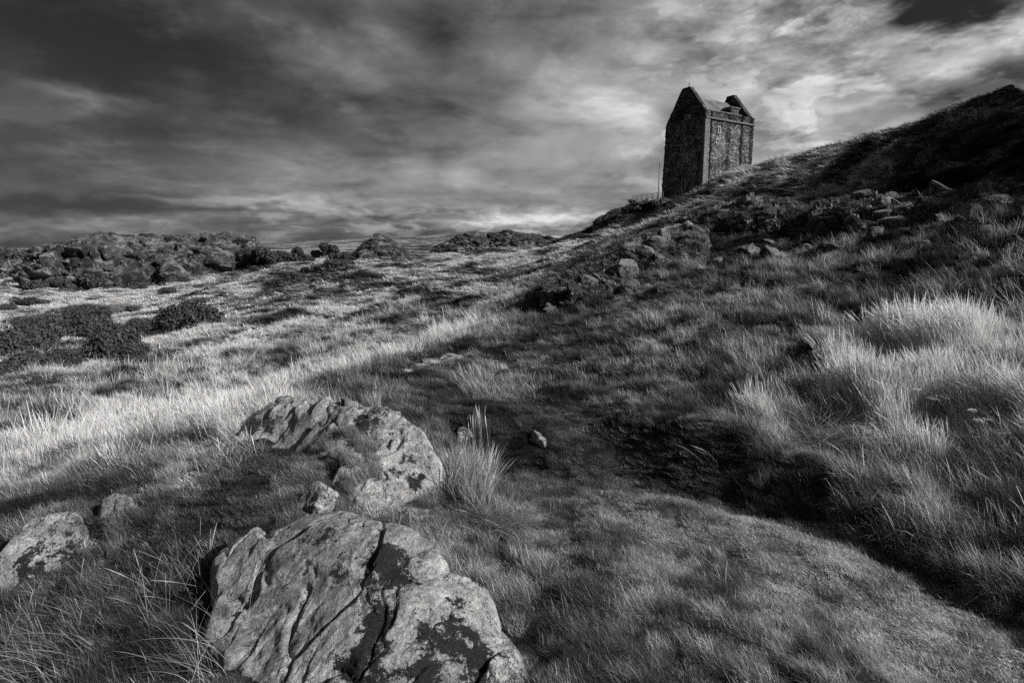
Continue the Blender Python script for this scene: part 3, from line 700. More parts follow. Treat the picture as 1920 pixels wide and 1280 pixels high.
def b_boulder(g):
    p = objc(g); mo = attr(g, 'moss'); li = attr(g, 'lichen')
    grain = g.noise(p, 70, 8, .78); mid = g.noise(p, 9, 8, .7, .5); big = g.noise(p, 2.4, 5, .6, .5); crust = g.noise(p, 120, 4, .85)
    c = g.ramp(mid, .34, .66, .19, .43)
    c = g.m('MULTIPLY', c, g.ramp(big, .35, .65, .6, 1.2))
    c = g.m('MULTIPLY', c, g.ramp(grain, .3, .7, .55, 1.4))
    lv = g.noise(p, 16, 7, .72, 1.0)
    lm = g.ramp(g.m('ADD', lv, g.m('MULTIPLY', li, .16)), .60, .66); lm = g.m('MULTIPLY', lm, g.ramp(g.m('ADD', big, g.m('MULTIPLY', li, .2)), .45, .58))
    c = g.mix(g.m('MULTIPLY', lm, .85), c, g.ramp(crust, .3, .7, .30, .68))
    dv = g.noise(g.vadd(p, (3.1, 7.7, 1.9)), 6, 9, .76, .3)
    dm = g.ramp(g.m('ADD', dv, g.m('ADD', g.m('MULTIPLY', mo, .19), g.m('MULTIPLY', g.m('SUBTRACT', g.noise(p, 34, 6, .85), .5), .36))), .625, .66)
    sp = g.ramp(g.noise(g.vadd(p, (9, 1, 4)), 26, 7, .78), .60, .65)
    dm = g.m('MAXIMUM', dm, g.m('MULTIPLY', sp, .75))
    c = g.mix(dm, c, g.ramp(crust, .3, .75, .006, .05))
    ck = None
    for sc, w, off in ((3.0, .006, 0), (5.5, .004, 3)):
        n = g.noise(g.vadd(g.vscale(p, (1, .6, 1)), (off, off, off)), sc, 6, .6, .7); q = g.ramp(g.m('ABSOLUTE', g.m('SUBTRACT', n, .5)), 0, w, 1, 0)
        ck = q if ck is None else g.m('MAXIMUM', ck, q)
    c = g.mix(g.m('MULTIPLY', ck, .7), c, .02)
    h = g.m('ADD', g.m('MULTIPLY', grain, .012), g.m('MULTIPLY', mid, .045))
    h = g.m('ADD', h, g.m('MULTIPLY', g.m('MULTIPLY', dm, crust), .016)); h = g.m('ADD', h, g.m('MULTIPLY', g.m('MULTIPLY', lm, crust), .010))
    h = g.m('SUBTRACT', h, g.m('MULTIPLY', ck, .02))
    return c, h, 1.0
M_boulder = principled('lichened_boulder', b_boulder, .9, .25)

slab_rock('boulder', [(369,1197,.0),(380,1140,.04),(400,1110,.06),(391,1065,.06),(434,1026,.1),(500,995,.16),(535,990,.2),(548,972,.24),(579,958,.26),(640,956,.28),(680,958,.28),(697,975,.28),(754,980,.28),(795,996,.26),
   (822,1026,.22),(842,1057,.18),(880,1079,.12),(922,1101,.06),(945,1145,.0),(952,1190,-.04),(978,1225,-.06),(1000,1280,-.08),(1015,1400,-.1),(900,1500,-.1),(520,1500,-.1),(470,1400,-.1),(455,1290,-.06),(412,1232,-.03)],
   .07, .0055, 'large pale boulder in the foreground, cracked and blotched with black moss', edge=.35, tilt=(-.04, .04), cell=.40, step=.024, rough=.018, seed=3, ang=60,
   moss=[(700,1045,55,1),(640,1035,35,.9),(590,985,25,.8),(760,1030,25,.9),(690,1150,38,1),(690,1220,40,1),(640,1075,25,.8),(850,1200,55,1.1),(900,1240,45,1.1),(800,1250,40,1),(860,1120,18,.6),(700,1280,40,1),(590,1000,22,.8),(560,1130,20,.6)],
   lich=[(700,1180,50,.9),(640,1200,50,.8),(560,1060,40,.7),(880,1150,35,.8),(500,1180,60,.8),(560,1250,60,.8),(900,1110,40,.8),(740,1190,40,.7),(750,1070,30,.6),(760,1000,30,.7),(960,1240,50,.8)])
slab_rock('boulder', [(408,846,.1),(430,816,.18),(461,788,.28),(504,758,.36),(544,741,.40),(579,745,.42),(644,747,.44),(692,755,.44),(740,759,.44),(767,775,.42),(802,805,.36),(828,832,.28),(834,856,.18),(824,892,.08),(800,918,.02),(775,945,-.02),
   (735,962,.0),(700,958,.04),(668,945,.08),(640,918,.12),(616,895,.17),(620,880,.2),(640,858,.24),(560,868,.12),(500,850,.1),(450,842,.08)],
   .08, .008, 'broad boulder with pale lichen on its upper right edge, behind the cracked foreground boulder', edge=.4, tilt=(-.03, .03), cell=.5, step=.028, rough=.03, seed=8, ang=40,
   moss=[(690,770,50,.7),(600,765,30,.7),(780,850,30,.7),(740,880,25,.7),(480,800,40,.8),(790,900,25,.7)],
   lich=[(755,790,40,1.2),(790,815,30,1.2),(650,900,40,.9),(720,925,35,.9),(600,750,30,.9),(560,750,30,.9),(800,880,25,.8)])
slab_rock('boulder', [(-60,1040,-.1),(0,1022,-.04),(20,992,.02),(48,972,.04),(100,957,.05),(150,946,.05),(170,960,.02),(175,1000,-.04),(150,1040,-.1),(100,1075,-.16),(40,1100,-.2),(-60,1110,-.24)],
   .05, .009, 'low ribbed rock at the left edge, half sunk in grass', edge=.2, tilt=(.05, .06), cell=.5, step=.03, rough=.04, seed=5, ang=20, lich=[(20,1000,30,.9),(90,965,25,.9),(50,1050,40,.7)], moss=[(120,1010,30,.9),(60,1080,25,.8)])
slab_rock('boulder', [(168,945,.0),(188,924,.06),(225,917,.08),(256,921,.08),(282,933,.05),(270,955,.0),(220,965,-.02),(180,962,-.02)],
   .03, .009, 'small rounded grey rock poking through grass on the left of the knoll', edge=.12, cell=.4, step=.02, rough=.03, seed=12)

def stone(px, py, wpx, hpx, label, seed, group=None, depth=1.0, sink=.3, mat=None, rot=None, cat='rock', r=None, name='rock'):
    a = at(px, py) if r is None else ray(px, py, r)
    if a is None: return
    dist = (a-Vector((0, 0, EYE))).length; w = wpx/FPX*dist*.55; h = hpx/FPX*dist*.62
    v, f = lump(seed, sub=5 if wpx > 40 else 4)
    v = v/np.abs(v).max(0)*np.array([w, w*depth, h])
    o = mesh_np(name, v, f, mat or M_rock2, True); o.location = a + Vector((0, 0, h*(1-sink*2)*.6)); o.rotation_euler = (random.uniform(-.15, .15), random.uniform(-.15, .15), (random.uniform(-.6, .6) if rot is None else rot))
    KEEP_OUT.append([(a.x+w*.7*math.cos(q), a.y+w*.7*math.sin(q)) for q in np.arange(0, 6.28, .8)])
    return tag(o, label, cat, group)
stone(597,955,80,60,'wedge of pale rock wedged between the two big boulders',21, depth=.6, sink=.25)
stone(783,975,52,34,'small white pointed stone right behind the foreground boulder',33, depth=.6)
stone(742,972,34,16,'flat white chip of stone beside the small pointed stone',34, depth=.6)
stone(866,822,40,26,'small pale stone at the top of the grass tussock beside the path',37, depth=.8)
stone(1008,826,36,28,'grey wedge of rock sticking out of the turf ledge in the path',38, depth=.8)
stone(355,858,60,26,'weathered dark stone at the left edge of the grassy knoll',39, depth=.6)
for i, (px, py, w, h) in enumerate([(850,674,60,14),(815,679,44,10),(785,688,36,10),(880,668,26,8),(765,695,24,7)]):
    stone(px, py, w, h, 'flat pale stone in the path where it crosses the ridge', 60+i, group='flat stones on the path', depth=1.2)

BLK = []
LEDGE = []         # spots on outcrops where grass can root
def outcrop(name, label, top, base, res=260, rows=90, amp=.2, back=.35, mat=None, seed=0, cat='rock outcrop', blocks=1.0, group=None, nblk=.8, blk=1.3):
    top = np.array(top, float); base = np.array(base, float)
    def samp(pl, m):
        t = np.linspace(0, 1, m); q = np.linspace(0, 1, len(pl)); s = np.cumsum(np.r_[0, np.abs(np.diff(pl[:, 0]))+1]); s /= s[-1]
        return np.stack([np.interp(t, s, pl[:, k]) for k in range(3)], 1)
    T = np.array([ray(*q)[:] for q in samp(top, res)]); B = np.array([ray(*q)[:] for q in samp(base, res)])
    H = np.maximum(T[:, 2]-B[:, 2], .02)[:, None]; Hm = float(H.mean())
    kk = np.linspace(0, 1, res); wl = float(np.linalg.norm(T[-1]-T[0]))/Hm; jag = fbm(np.stack([kk*wl*.9, kk*0+seed, kk*0], 1), 5, .6)
    T[:, 2] += Hm*.32*jag*.4*np.sin(kk*math.pi)**.3; T[:, :2] += (B-T)[:, :2]*(fbm(np.stack([kk*wl*.6, kk*0+seed+9, kk*0], 1), 3)*.5)[:, None]
    out = B-T; out[:, 2] = 0; away = T*[1, 1, 0]; away /= np.linalg.norm(away, axis=1)[:, None]
    L = []
    for k in range(rows):
        s = k/(rows-1)
        if s < .12:                                   # foot, buried
            t = s/.12; p = B + np.array([0, 0, -1.])*(Hm*.6*(1-t)) - away*Hm*.15*(1-t)
        elif s < .62:                                 # face, bulging outward
            t = (s-.12)/.5; e = t**1.25; p = B + (T-B)*np.array([t**1.6, t**1.6, 0]) + (T-B)*np.array([0, 0, 1])*(1-(1-t)**1.5)
        elif s < .8:                                  # top, running back
            t = (s-.62)/.18; p = T + away*Hm*back*2.2*t + np.array([0, 0, -1.])*(Hm*.12*t*t)
        else:
            t = (s-.8)/.2; p = T + away*Hm*(back*2.2+back*2.0*t) + np.array([0, 0, -1.])*(Hm*(.12+1.5*t))
        L.append(p)
    G = np.stack(L, 1); nu, nv = G.shape[:2]
    du = np.gradient(G, axis=0); dv = np.gradient(G, axis=1); N = np.cross(dv, du); N /= np.linalg.norm(N, axis=2)[..., None]+1e-9
    p = G.reshape(-1, 3); n = N.reshape(-1, 3)
    S = Hm; q = p/S
    wq = q*[1.5, 1.5, 1.0] + np.stack([fbm(q*1.5+seed, 3), fbm(q*1.5+seed+5, 3), fbm(q*1.5+seed+9, 3)], 1)*.5
    ga, va, fa = facets(wq*blocks*1.5+seed, seed); gb, vb, fb = facets(wq*blocks*4.2+seed+3, seed+1); gc, vc, fc = facets(wq*blocks*11+seed+5, seed+2)
    topfade = np.where(np.arange(nv)/(nv-1) > .5, .5, 1.0)[None].repeat(nu, 0).ravel()
    d = va*1.1 + fa*1.9 + vb*.30 + fb*.8 + vc*.05 + fc*.16 - np.exp(-(ga/.07)**2)*.35 - np.exp(-(gb/.09)**2)*.12 + fbm(q*6+seed, 4, .5)*.07 + fbm(q*1.1+seed, 2)*1.0
    ends = np.clip(np.minimum(np.arange(nu), nu-1-np.arange(nu))/(nu*.06), 0, 1)[:, None].repeat(nv, 1).ravel()
    p = p + n*(d*S*amp*.40*ends*topfade)[:, None]
    tw = np.clip((ends), 0, 1); p[:, 2] -= (1-tw)*S*.5
    f = grid_faces(nu, nv)
    # angular blocks standing out of the face, all bedded the same way
    rg = np.random.default_rng(200+seed); length = float(np.linalg.norm(T[-1]-T[0])); nb = int(np.clip(length/S*9*nblk, 8, 190))
    if not BLK: BLK.extend([lump(300+k, 20, 3, .02) for k in range(7)])
    gg = p.reshape(nu, nv, 3); ax = (T[-1]-T[0])/length; VV = [p]; FF = [f]; off = len(p)
    lo, hi = int(nv*.14), int(nv*.66)
    for k in range(nb):
        iu = int(rg.uniform(.03, .97)*nu); t = rg.random(); iv = int(lo+(hi-lo)*t); c0 = gg[iu, iv]; hl = float(np.maximum(T[iu, 2]-B[iu, 2], .05))
        sz = hl*rg.uniform(.10, .30)*(1-.35*t)*blk; bv, bf = BLK[rg.integers(0, 7)]
        m = bv*np.array([rg.uniform(.8, 1.8), rg.uniform(.8, 1.3), rg.uniform(.7, 1.4)])*sz
        dip = R(rg.normal(18, 9)); cy_, sy_ = math.cos(dip), math.sin(dip); m = np.stack([m[:, 0]*cy_-m[:, 2]*sy_, m[:, 1], m[:, 0]*sy_+m[:, 2]*cy_], 1)
        az = math.atan2(ax[1], ax[0])+rg.normal(0, .35); ca, sa = math.cos(az), math.sin(az); m = np.stack([m[:, 0]*ca-m[:, 1]*sa, m[:, 0]*sa+m[:, 1]*ca, m[:, 2]], 1)
        zc = min(c0[2], T[iu, 2]-sz*.55)
        VV.append(m+(c0[0], c0[1], zc)); FF.append(None); FF[-1] = (np.asarray(bf)+off); off += len(m)
    p_all = np.concatenate(VV); c = p_all.mean(0); tris = np.concatenate(FF[1:])
    quads = [tuple(q) for q in f.tolist()] + [tuple(q) for q in tris.tolist()]
    o = mesh_np(name, p_all-c, quads, mat or M_rock_far, True); o.location = c
    o.data.polygons.foreach_set('use_smooth', np.r_[np.ones(len(f), bool), np.zeros(len(tris), bool)])
    tag(o, label, cat, group)
    g = p.reshape(nu, nv, 3); nn = np.cross(np.gradient(g, axis=1), np.gradient(g, axis=0)); nn /= np.linalg.norm(nn, axis=2)[..., None]+1e-9
    k = (np.abs(nn[..., 2]) > .62).ravel(); LEDGE.append((p[k], Hm))
    return o
outcrop('rock_crag', 'long dark craggy cliff on the left skyline', [(-60,512,128),(0,500,126),(50,484,124),(80,470,122),(133,456,121),(167,446,120),(213,443,120),(277,443,120),(333,444,121),(427,441,122),(460,447,122),(485,456,122),(520,470,122)],
   [(-60,565,104),(0,560,104),(67,556,103),(133,556,102),(200,550,102),(233,543,102),(317,541,101),(367,534,102),(417,520,104),(470,508,108),(520,492,112)], 460, 150, .30, .5, seed=2, blocks=.62, nblk=2.0, blk=1.3)
outcrop('rock_bank', 'low rocky bank overgrown with scrub, nearest the left edge below the cliff', [(-20,612,64),(30,600,63),(100,590,62),(140,578,62),(190,578,61),(230,588,60),(285,598,58)],
   [(-20,668,57),(30,664,56),(100,655,56),(150,648,56),(230,634,55),(285,618,55)], 220, 80, .16, .5, seed=4)
outcrop('rock_outcrop', 'dark peaked rock standing alone in the middle of the ridge', [(640,504,77),(660,484,77),(682,464,77),(706,440,77),(722,445,77),(742,458,77),(760,472,77),(782,492,77)],
   [(646,508,74),(670,507,73),(700,503,73),(730,500,73),(756,496,74),(775,496,75)], 160, 80, .2, .7, M_rock_dark, 6)
outcrop('rock_outcrop', 'slanting dark slab on the ridge with a pale broken right end', [(800,474,86),(826,460,86),(855,446,86),(880,437,86),(895,435,86),(908,445,86),(922,465,86)],
   [(808,480,83),(840,478,82),(870,476,82),(895,473,82),(915,472,83)], 140, 60, .2, .7, M_rock_dark, 7)
outcrop('rock_outcrop', 'dark lumpy rocks along the crest between slab and tower hill', [(905,450,89),(930,440,89),(955,436,89),(985,440,89),(1010,443,89),(1040,452,89),(1065,462,89)],
   [(905,466,86),(950,463,85),(1000,463,85),(1065,470,86)], 160, 60, .2, .7, M_rock_dark, 9)
outcrop('rock_outcrop', 'small dark rock on the slope below the peaked rock', [(738,508,60),(752,500,60),(775,496,60),(795,508,60)], [(738,515,58),(765,514,58),(795,514,58)], 80, 40, .2, .6, M_rock_dark, 10)
outcrop('rock_outcrop', 'low dark ledge on the grassy slope below the saddle', [(925,522,47),(960,505,47),(995,498,47),(1030,503,47),(1060,510,47),(1075,520,47)], [(925,528,45),(990,523,45),(1075,526,45)], 120, 40, .2, .5, M_rock_dark, 11)
outcrop('rock_outcrop', 'short dark ledge low on the slope left of the hill foot', [(955,535,39),(985,523,39),(1020,527,39),(1040,538,39)], [(955,543,37.5),(1000,541,37.5),(1040,543,37.5)], 90, 40, .2, .5, M_rock_dark, 13)
outcrop('rock_outcrop', 'dark scrubby rock mound beneath the tower and its railing', [(1104,432,93),(1112,422,93),(1126,409,93),(1150,397,93),(1190,383,93),(1245,375,93),(1275,378,93)],
   [(1104,434,91),(1126,432,90.5),(1150,430,90),(1190,428,90),(1240,422,89),(1275,410,89)], 200, 70, .10, .6, M_rock_dark, 14)
outcrop('rock_outcrop', 'dark rock shoulder where the hill meets the pale slope', [(1002,582,15.5),(1012,556,15.6),(1028,532,15.8),(1062,516,16.6),(1100,502,17.6),(1132,480,19),(1165,464,20.5),(1190,446,22.5),(1240,430,25.5),(1290,424,26.5),(1340,434,26.5)],
   [(1002,594,14.4),(1040,584,14.5),(1090,572,14.6),(1140,550,15.4),(1200,526,16.8),(1260,510,18.2),(1340,498,19.2)], 300, 110, .2, .6, M_rock_dark, 15, blocks=1.2)
outcrop('rock_outcrop', 'layered dark slabs on the hillside just below the tower', [(1225,440,33),(1262,414,34),(1300,400,34),(1350,386,34),(1420,374,33),(1480,380,32),(1540,402,30)],
   [(1225,458,30),(1262,450,29),(1330,440,28),(1400,430,27),(1470,425,27),(1540,425,27)], 260, 90, .2, .6, M_rock_hill, 16, blocks=1.3)
for i, (px, py, w, h, wd) in enumerate([(1405,478,44,32,'leftmost'),(1448,482,40,30,'second from the left'),(1500,478,56,30,'middle, longest'),(1556,474,40,26,'fourth from the left'),(1345,492,34,20,'small, set apart on the left')]):
    stone(px, py, w, h, 'square grey rock block at the dark hillside foot, '+wd, 140+i, group='rock blocks at the foot of the hillside', depth=.7, sink=.42, mat=M_rock_hill, cat='rock', name='rock')
outcrop('rock_outcrop', 'broken rock face across the dark hillside on the right', [(1500,400,28),(1560,376,28),(1620,370,27.5),(1700,376,27),(1760,362,26),(1830,352,25),(1900,350,24),(1980,352,23)],
   [(1500,440,24),(1600,446,22),(1700,458,20.5),(1790,474,18.5),(1860,474,18),(1980,470,17.5)], 320, 130, .2, .4, M_rock_hill, 18, blocks=1.4)
outcrop('rock_outcrop', 'dark rock slab capping the top of the right hill', [(1745,228,42.5),(1780,212,42),(1815,198,41),(1842,186,41),(1865,176,41),(1890,171,41),(1915,174,41),(1960,171,41),(2020,178,41)],
   [(1745,242,40.5),(1800,236,39.5),(1850,232,38.5),(1900,234,38),(1960,238,38),(2020,240,38)], 180, 70, .10, .5, M_rock_hill, 19)
outcrop('rock_outcrop', 'rough dark rock breaking the skyline midway up the right hill', [(1590,276,47),(1625,264,46.5),(1655,254,46),(1690,242,45),(1715,236,44.5),(1745,228,44)],
   [(1590,292,44),(1650,276,43),(1700,262,42),(1745,250,42)], 140, 60, .2, .5, M_rock_hill, 23)
outcrop('rock_outcrop', 'long low dark rock rib rising across the hillside above the broken face', [(1430,352,44),(1500,338,43),(1570,330,42),(1640,318,40),(1720,300,38),(1800,282,37)],
   [(1430,364,41),(1500,356,40),(1600,350,38),(1700,334,36),(1800,312,35)], 200, 60, .2, .5, M_rock_hill, 24)
outcrop('rock_outcrop', 'ledge of pale streaked rock near the right edge below the summit slab', [(1780,345,32),(1830,330,32),(1880,318,32),(1940,312,32)],
   [(1780,362,30),(1850,356,29.5),(1940,345,29)], 140, 60, .2, .5, M_rock_hill, 25)
for i, (px, py, w, h) in enumerate([(1588,374,26,24),(1870,385,20,14),(1890,360,16,12),(1830,410,40,18),(1855,440,34,20),(1800,420,30,18),(1650,405,24,18),(1620,400,22,20),(1775,385,30,16),(1560,440,30,18),(1645,440,26,30),(1700,410,24,18),(1730,460,26,14),(1905,455,30,20),(1480,400,20,12),(1440,455,24,14)]):
    stone(px, py, w, h, 'grey lichened rock lodged in the dark face of the right hill', 80+i, group='loose rocks in the hillside face', depth=.8, sink=.42, mat=M_rock_hill)



# ------------------------------------------------------------------ tower house
def z_for(x, y, py):
    k = (640-py)/FPX; c, s = math.cos(PITCH), math.sin(PITCH)      # k = (y s + dz c)/(y c - dz s)
    return EYE + y*(k*c - s)/(c + k*s)
TY = 96.0; _x0 = 359.5/FPX*(TY*math.cos(PITCH) - 15*math.sin(PITCH))
TO = (_x0, TY); TA = R(31); TLEN, TWID = 12.1, 8.75
ZB = z_for(_x0, TY, 400)
Z1 = z_for(_x0, TY, 219.5) - ZB; Z2 = z_for(_x0, TY, 205) - ZB
_gx, _gy = _x0 - math.sin(TA)*TWID*.42, TY + math.cos(TA)*TWID*.42
ZA = z_for(_gx, _gy, 162.5) - ZB
def lg(l, g): return (l*math.cos(TA) - g*math.sin(TA), l*math.sin(TA) + g*math.cos(TA))   # length, gable-wise
def gable_top(g):
    t = g/TWID
    if t < .04: return Z2
    if t < .42: return Z2+.1 + (ZA-Z2-.1)*(t-.04)/.38
    if t < .60: return ZA
    return ZA + (Z1-ZA)*(t-.60)/.40
def b_masonry(base, plain=0.0, stains=True):
    def f(g):
        p = objc(g); X, Y, Z = g.sep(p)
        ca, sa = math.cos(TA), math.sin(TA)
        l = g.m('ADD', g.m('MULTIPLY', X, ca), g.m('MULTIPLY', Y, sa)); w = g.m('SUBTRACT', g.m('MULTIPLY', Y, ca), g.m('MULTIPLY', X, sa))
        q = g.xyz(l, w, g.m('MULTIPLY', Z, 1.55)); wob = g.noise(p, 2.2, 3); q = g.vadd(q, g.xyz(g.m('MULTIPLY', wob, .5), g.m('MULTIPLY', wob, .5), g.m('MULTIPLY', wob, .4)))
        n = g.new('ShaderNodeTexVoronoi', feature='F1'); g.l.new(q, n.inputs['Vector']); n.inputs['Scale'].default_value = 2.9
        val = g.sep(n.outputs['Color'])[0]; edge = g.vor(q, 2.9, 'DISTANCE_TO_EDGE')
        n2 = g.new('ShaderNodeTexVoronoi', feature='F1'); g.l.new(q, n2.inputs['Vector']); n2.inputs['Scale'].default_value = 5.2
        val = g.mix(.35, val, g.sep(n2.outputs['Color'])[1])
        c = g.m('MULTIPLY', g.m('POWER', g.m('MAXIMUM', val, 0.0), 1.8), base*2.7)
        c = g.m('ADD', c, base*.3)
        c = g.m('MULTIPLY', c, g.ramp(edge, .0, .10, .15, 1.0))
        wthr = g.noise(p, .55, 6, .7); c = g.m('MULTIPLY', c, g.ramp(wthr, .36, .64, .42, 1.35))
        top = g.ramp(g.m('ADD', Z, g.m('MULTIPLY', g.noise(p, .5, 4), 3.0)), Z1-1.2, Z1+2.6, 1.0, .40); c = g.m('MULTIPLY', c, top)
        if stains:
            face = g.ramp(w, .2, .6, 1, 0)                       # dark stripe beside the corner, then run-off stains down the long wall
            for (l0, hw, k, zt) in ((1.35, .22, .9, 1), (5.7, .55, .6, 1), (9.0, .4, .85, 1), (11.5, .5, .75, 1)):
                d = g.m('ABSOLUTE', g.m('ADD', g.m('SUBTRACT', l, l0), g.m('MULTIPLY', g.m('SUBTRACT', g.noise(p, .9, 4), .5), .7)))
                c = g.m('MULTIPLY', c, g.m('SUBTRACT', 1.0, g.m('MULTIPLY', g.m('MULTIPLY', g.ramp(d, hw*.4, hw*1.6, 1, 0), k), face)))
        sm = g.noise(p, 7, 5, .7)
        if plain: c = g.mix(plain, c, g.m('MULTIPLY', g.ramp(sm, .3, .7, .6, 1.3), base*1.9))
        h = g.m('ADD', g.m('MULTIPLY', g.ramp(edge, 0, .12), .12), g.m('MULTIPLY', val, .10))
        return c, h, 1.0
    return f
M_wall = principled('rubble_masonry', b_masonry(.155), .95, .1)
M_quoin = principled('dressed_stone', b_masonry(.12, .7, False), .9, .1)
M_roof = principled('stone_slates', lambda g: (g.m('MULTIPLY', g.ramp(g.noise(objc(g), 3.5, 6, .75), .3, .7, .07, .22), g.ramp(g.noise(objc(g), .5, 3), .3, .7, .7, 1.2)), g.m('MULTIPLY', g.noise(objc(g), 3.5, 6, .75), .3), 1.0), .9, .1)
M_pale = principled('window_dressing', lambda g: (g.ramp(g.noise(objc(g), 9, 4), .3, .7, .26, .42), None, 1), .9, .1)
M_pane = principled('dark_opening', lambda g: (.012, None, 1), .5, .3)
M_iron = principled('dark_iron', lambda g: (.035, None, 1), .6, .4)
def quad_sheet(name, f, nu, nv, mat, parent, rough=.05, thick=None, seed=0):
    """wall sheet from a function (u,v) -> (l, g, z); roughened outward"""
    u, v = np.meshgrid(np.linspace(0, 1, nu), np.linspace(0, 1, nv), indexing='ij')
    P = np.array([f(a, b) for a, b in zip(u.ravel(), v.ravel())])
    return P.reshape(nu, nv, 3)
def build_tower():
    root = empty('tower_house', (TO[0], TO[1], ZB))
    tag(root, 'tall ruined-looking stone tower house with a steep gable on the hill', 'tower')
    # body: rings of wall from below ground to the top, following the gables
    V = []; F = []
    def ring(n_l, n_g):
        pts = [(l, 0) for l in np.linspace(0, TLEN, n_l)[:-1]] + [(TLEN, g) for g in np.linspace(0, TWID, n_g)[:-1]]
        pts += [(l, TWID) for l in np.linspace(TLEN, 0, n_l)[:-1]] + [(0, g) for g in np.linspace(TWID, 0, n_g)[:-1]]
        return np.array(pts)
    rg = ring(90, 90); n = len(rg); nz = 130
    zt = np.array([gable_top(g) if (l < 1e-6 or l > TLEN-1e-6) else (Z2 if g < .1 else Z1+.1) for l, g in rg])
    cen = np.array([TLEN/2, TWID/2]); out = np.sign(rg-cen)*np.array([(np.abs(rg[:, 0]-cen[0]) > cen[0]-1e-6), (np.abs(rg[:, 1]-cen[1]) > cen[1]-1e-6)]).T
    P = np.zeros((n, nz, 3))
    for j in range(nz):
        t = j/(nz-1); z = -3 + (zt+3)*t
        batter = .012*np.clip(Z1-z, 0, 99)
        p = rg + out*batter[:, None]
        P[:, j, 0] = p[:, 0]; P[:, j, 1] = p[:, 1]; P[:, j, 2] = z
    q = P.reshape(-1, 3); f1, f2, idv = worley(q*[2.2, 2.2, 3.2], 5)
    d = ((idv-.5)*.09 - np.exp(-((f2-f1)/.1)**2)*.05 + fbm(q*.6, 3)*.08)
    o3 = np.repeat(out[:, None, :], nz, 1).reshape(-1, 2)
    q[:, 0] += o3[:, 0]*d; q[:, 1] += o3[:, 1]*d
    edge = np.arange(nz) == nz-1
    q = q.reshape(n, nz, 3); q[:, -1, 2] += fbm(np.stack([rg[:, 0]*2.2, rg[:, 1]*2.2, rg[:, 0]*0], 1), 3)*.22; q = q.reshape(-1, 3)
    x, y = lg(q[:, 0], q[:, 1]); 
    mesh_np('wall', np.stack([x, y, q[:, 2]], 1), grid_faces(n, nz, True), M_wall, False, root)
    # thickness of the gables: inner leaves with a raked coping
    for l0, l1 in ((.0, .95), (TLEN-.95, TLEN)):
        gs = np.linspace(.15, TWID-.15, 60); A = []
        for l in (l0+.08, l1) if l0 == 0 else (l0, l1-.08):
            A.append([(lg(l, g)[0], lg(l, g)[1], gable_top(g)-.03+float(fbm(np.array([[g*2.2, l, 3.]]), 3)[0])*.15) for g in gs])
        top = np.array(A); lo = top.copy(); lo[..., 2] = Z1-1
        vv = np.concatenate([top.reshape(-1, 3), lo.reshape(-1, 3)]); m = len(gs); ff = []
        for k in range(m-1):
            ff.append((k, k+1, m+k+1, m+k))
            for s in (0, 1):
                a = s*m+k; b = 2*m+s*m+k; ff.append((a, a+1, b+1, b))
        ff += [(0, m, 3*m, 2*m), (m-1, 2*m-1, 4*m-1, 3*m-1)]
        mesh_np('gable', vv, ff, M_wall, False, root)
    # roof of stone slates between the gables
    ZR = ZA-.95; gm = TWID*.52; nu, nv = 70, 50; V = []
    prof = [(.55, Z1+.5), (gm, ZR), (TWID-.35, Z1+.05)]
    us = np.linspace(.9, TLEN-.9, nu); vs = np.linspace(0, 2, nv)
    P = np.array([[(l, np.interp(v, [0, 1, 2], [p[0] for p in prof]), np.interp(v, [0, 1, 2], [p[1] for p in prof])) for v in vs] for l in us]).reshape(-1, 3)
    P[:, 2] += fbm(P*1.3, 4)*.16 - .05 + .08*((P[:, 2]*2.6) % 1.0) - .10*np.sin(P[:, 0]/TLEN*math.pi)
    x, y = lg(P[:, 0], P[:, 1]); rf = mesh_np('roof', np.stack([x, y, P[:, 2]], 1), grid_faces(nu, nv), M_roof, False, root)
    def box(name, l0, l1, g0, g1, z0, z1, mat, parent):
        v = []; 
        for z in (z0, z1):
            for (l, g) in ((l0, g0), (l1, g0), (l1, g1), (l0, g1)): v.append((*lg(l, g), z))
        return mesh_np(name, v, [(0, 3, 2, 1), (4, 5, 6, 7), (0, 1, 5, 4), (1, 2, 6, 5), (2, 3, 7, 6), (3, 0, 4, 7)], mat, False, parent)
    # parapet walk, string course and corner
    box('parapet', .0, TLEN, .05, .42, Z1-.3, Z2-.1, M_wall, root)
    box('string_course', -.08, TLEN+.1, -.26, .04, Z1-.14, Z1+.10, M_quoin, root)
    box('coping', -.05, TLEN*.72, -.08, .5, Z2-.08, Z2+.10, M_quoin, root)
    # corner of dressed stone, slightly battered like the wall
    v = []; m = 60
    for k in range(m):
        z = -2.5 + (Z1-.15+2.5)*k/(m-1); b = .012*max(0, Z1-z)+.10; j = (.10 if (k//2) % 2 else 0)
        for (l, g) in ((-b, -b), (.95+j, -b), (.95+j, .3), (-b, .3)): v.append((*lg(l, g), z))
    f = []
    for k in range(m-1):
        for s in range(4): a = 4*k+s; b = 4*k+(s+1) % 4; f.append((a, b, b+4, a+4))
    mesh_np('corner_stones', v, f, M_quoin, False, root)
    # chimney-like cap house on the roof with a barred opening
    cb = box('cap_house', 6.6, 8.7, .5, 2.1, Z1+.4, Z2+1.15, M_wall, root)
    box('slab_roof', 6.45, 8.85, .36, 2.3, Z2+1.15, Z2+1.33, M_quoin, cb)
    op = box('opening', 7.0, 8.4, .44, .52, Z2+.2, Z2+1.0, M_pane, cb)
    for k in range(4): box('bar', 7.2+k*.3, 7.28+k*.3, .40, .45, Z2+.22, Z2+.98, M_quoin, cb)
    # chimney stacks
    for l0 in (.05, TLEN-1.05):
        c = box('chimney', l0, l0+1.0, TWID*.425, TWID*.595, ZA-.4, ZA+(.02 if l0 < 1 else .18), M_wall, root)
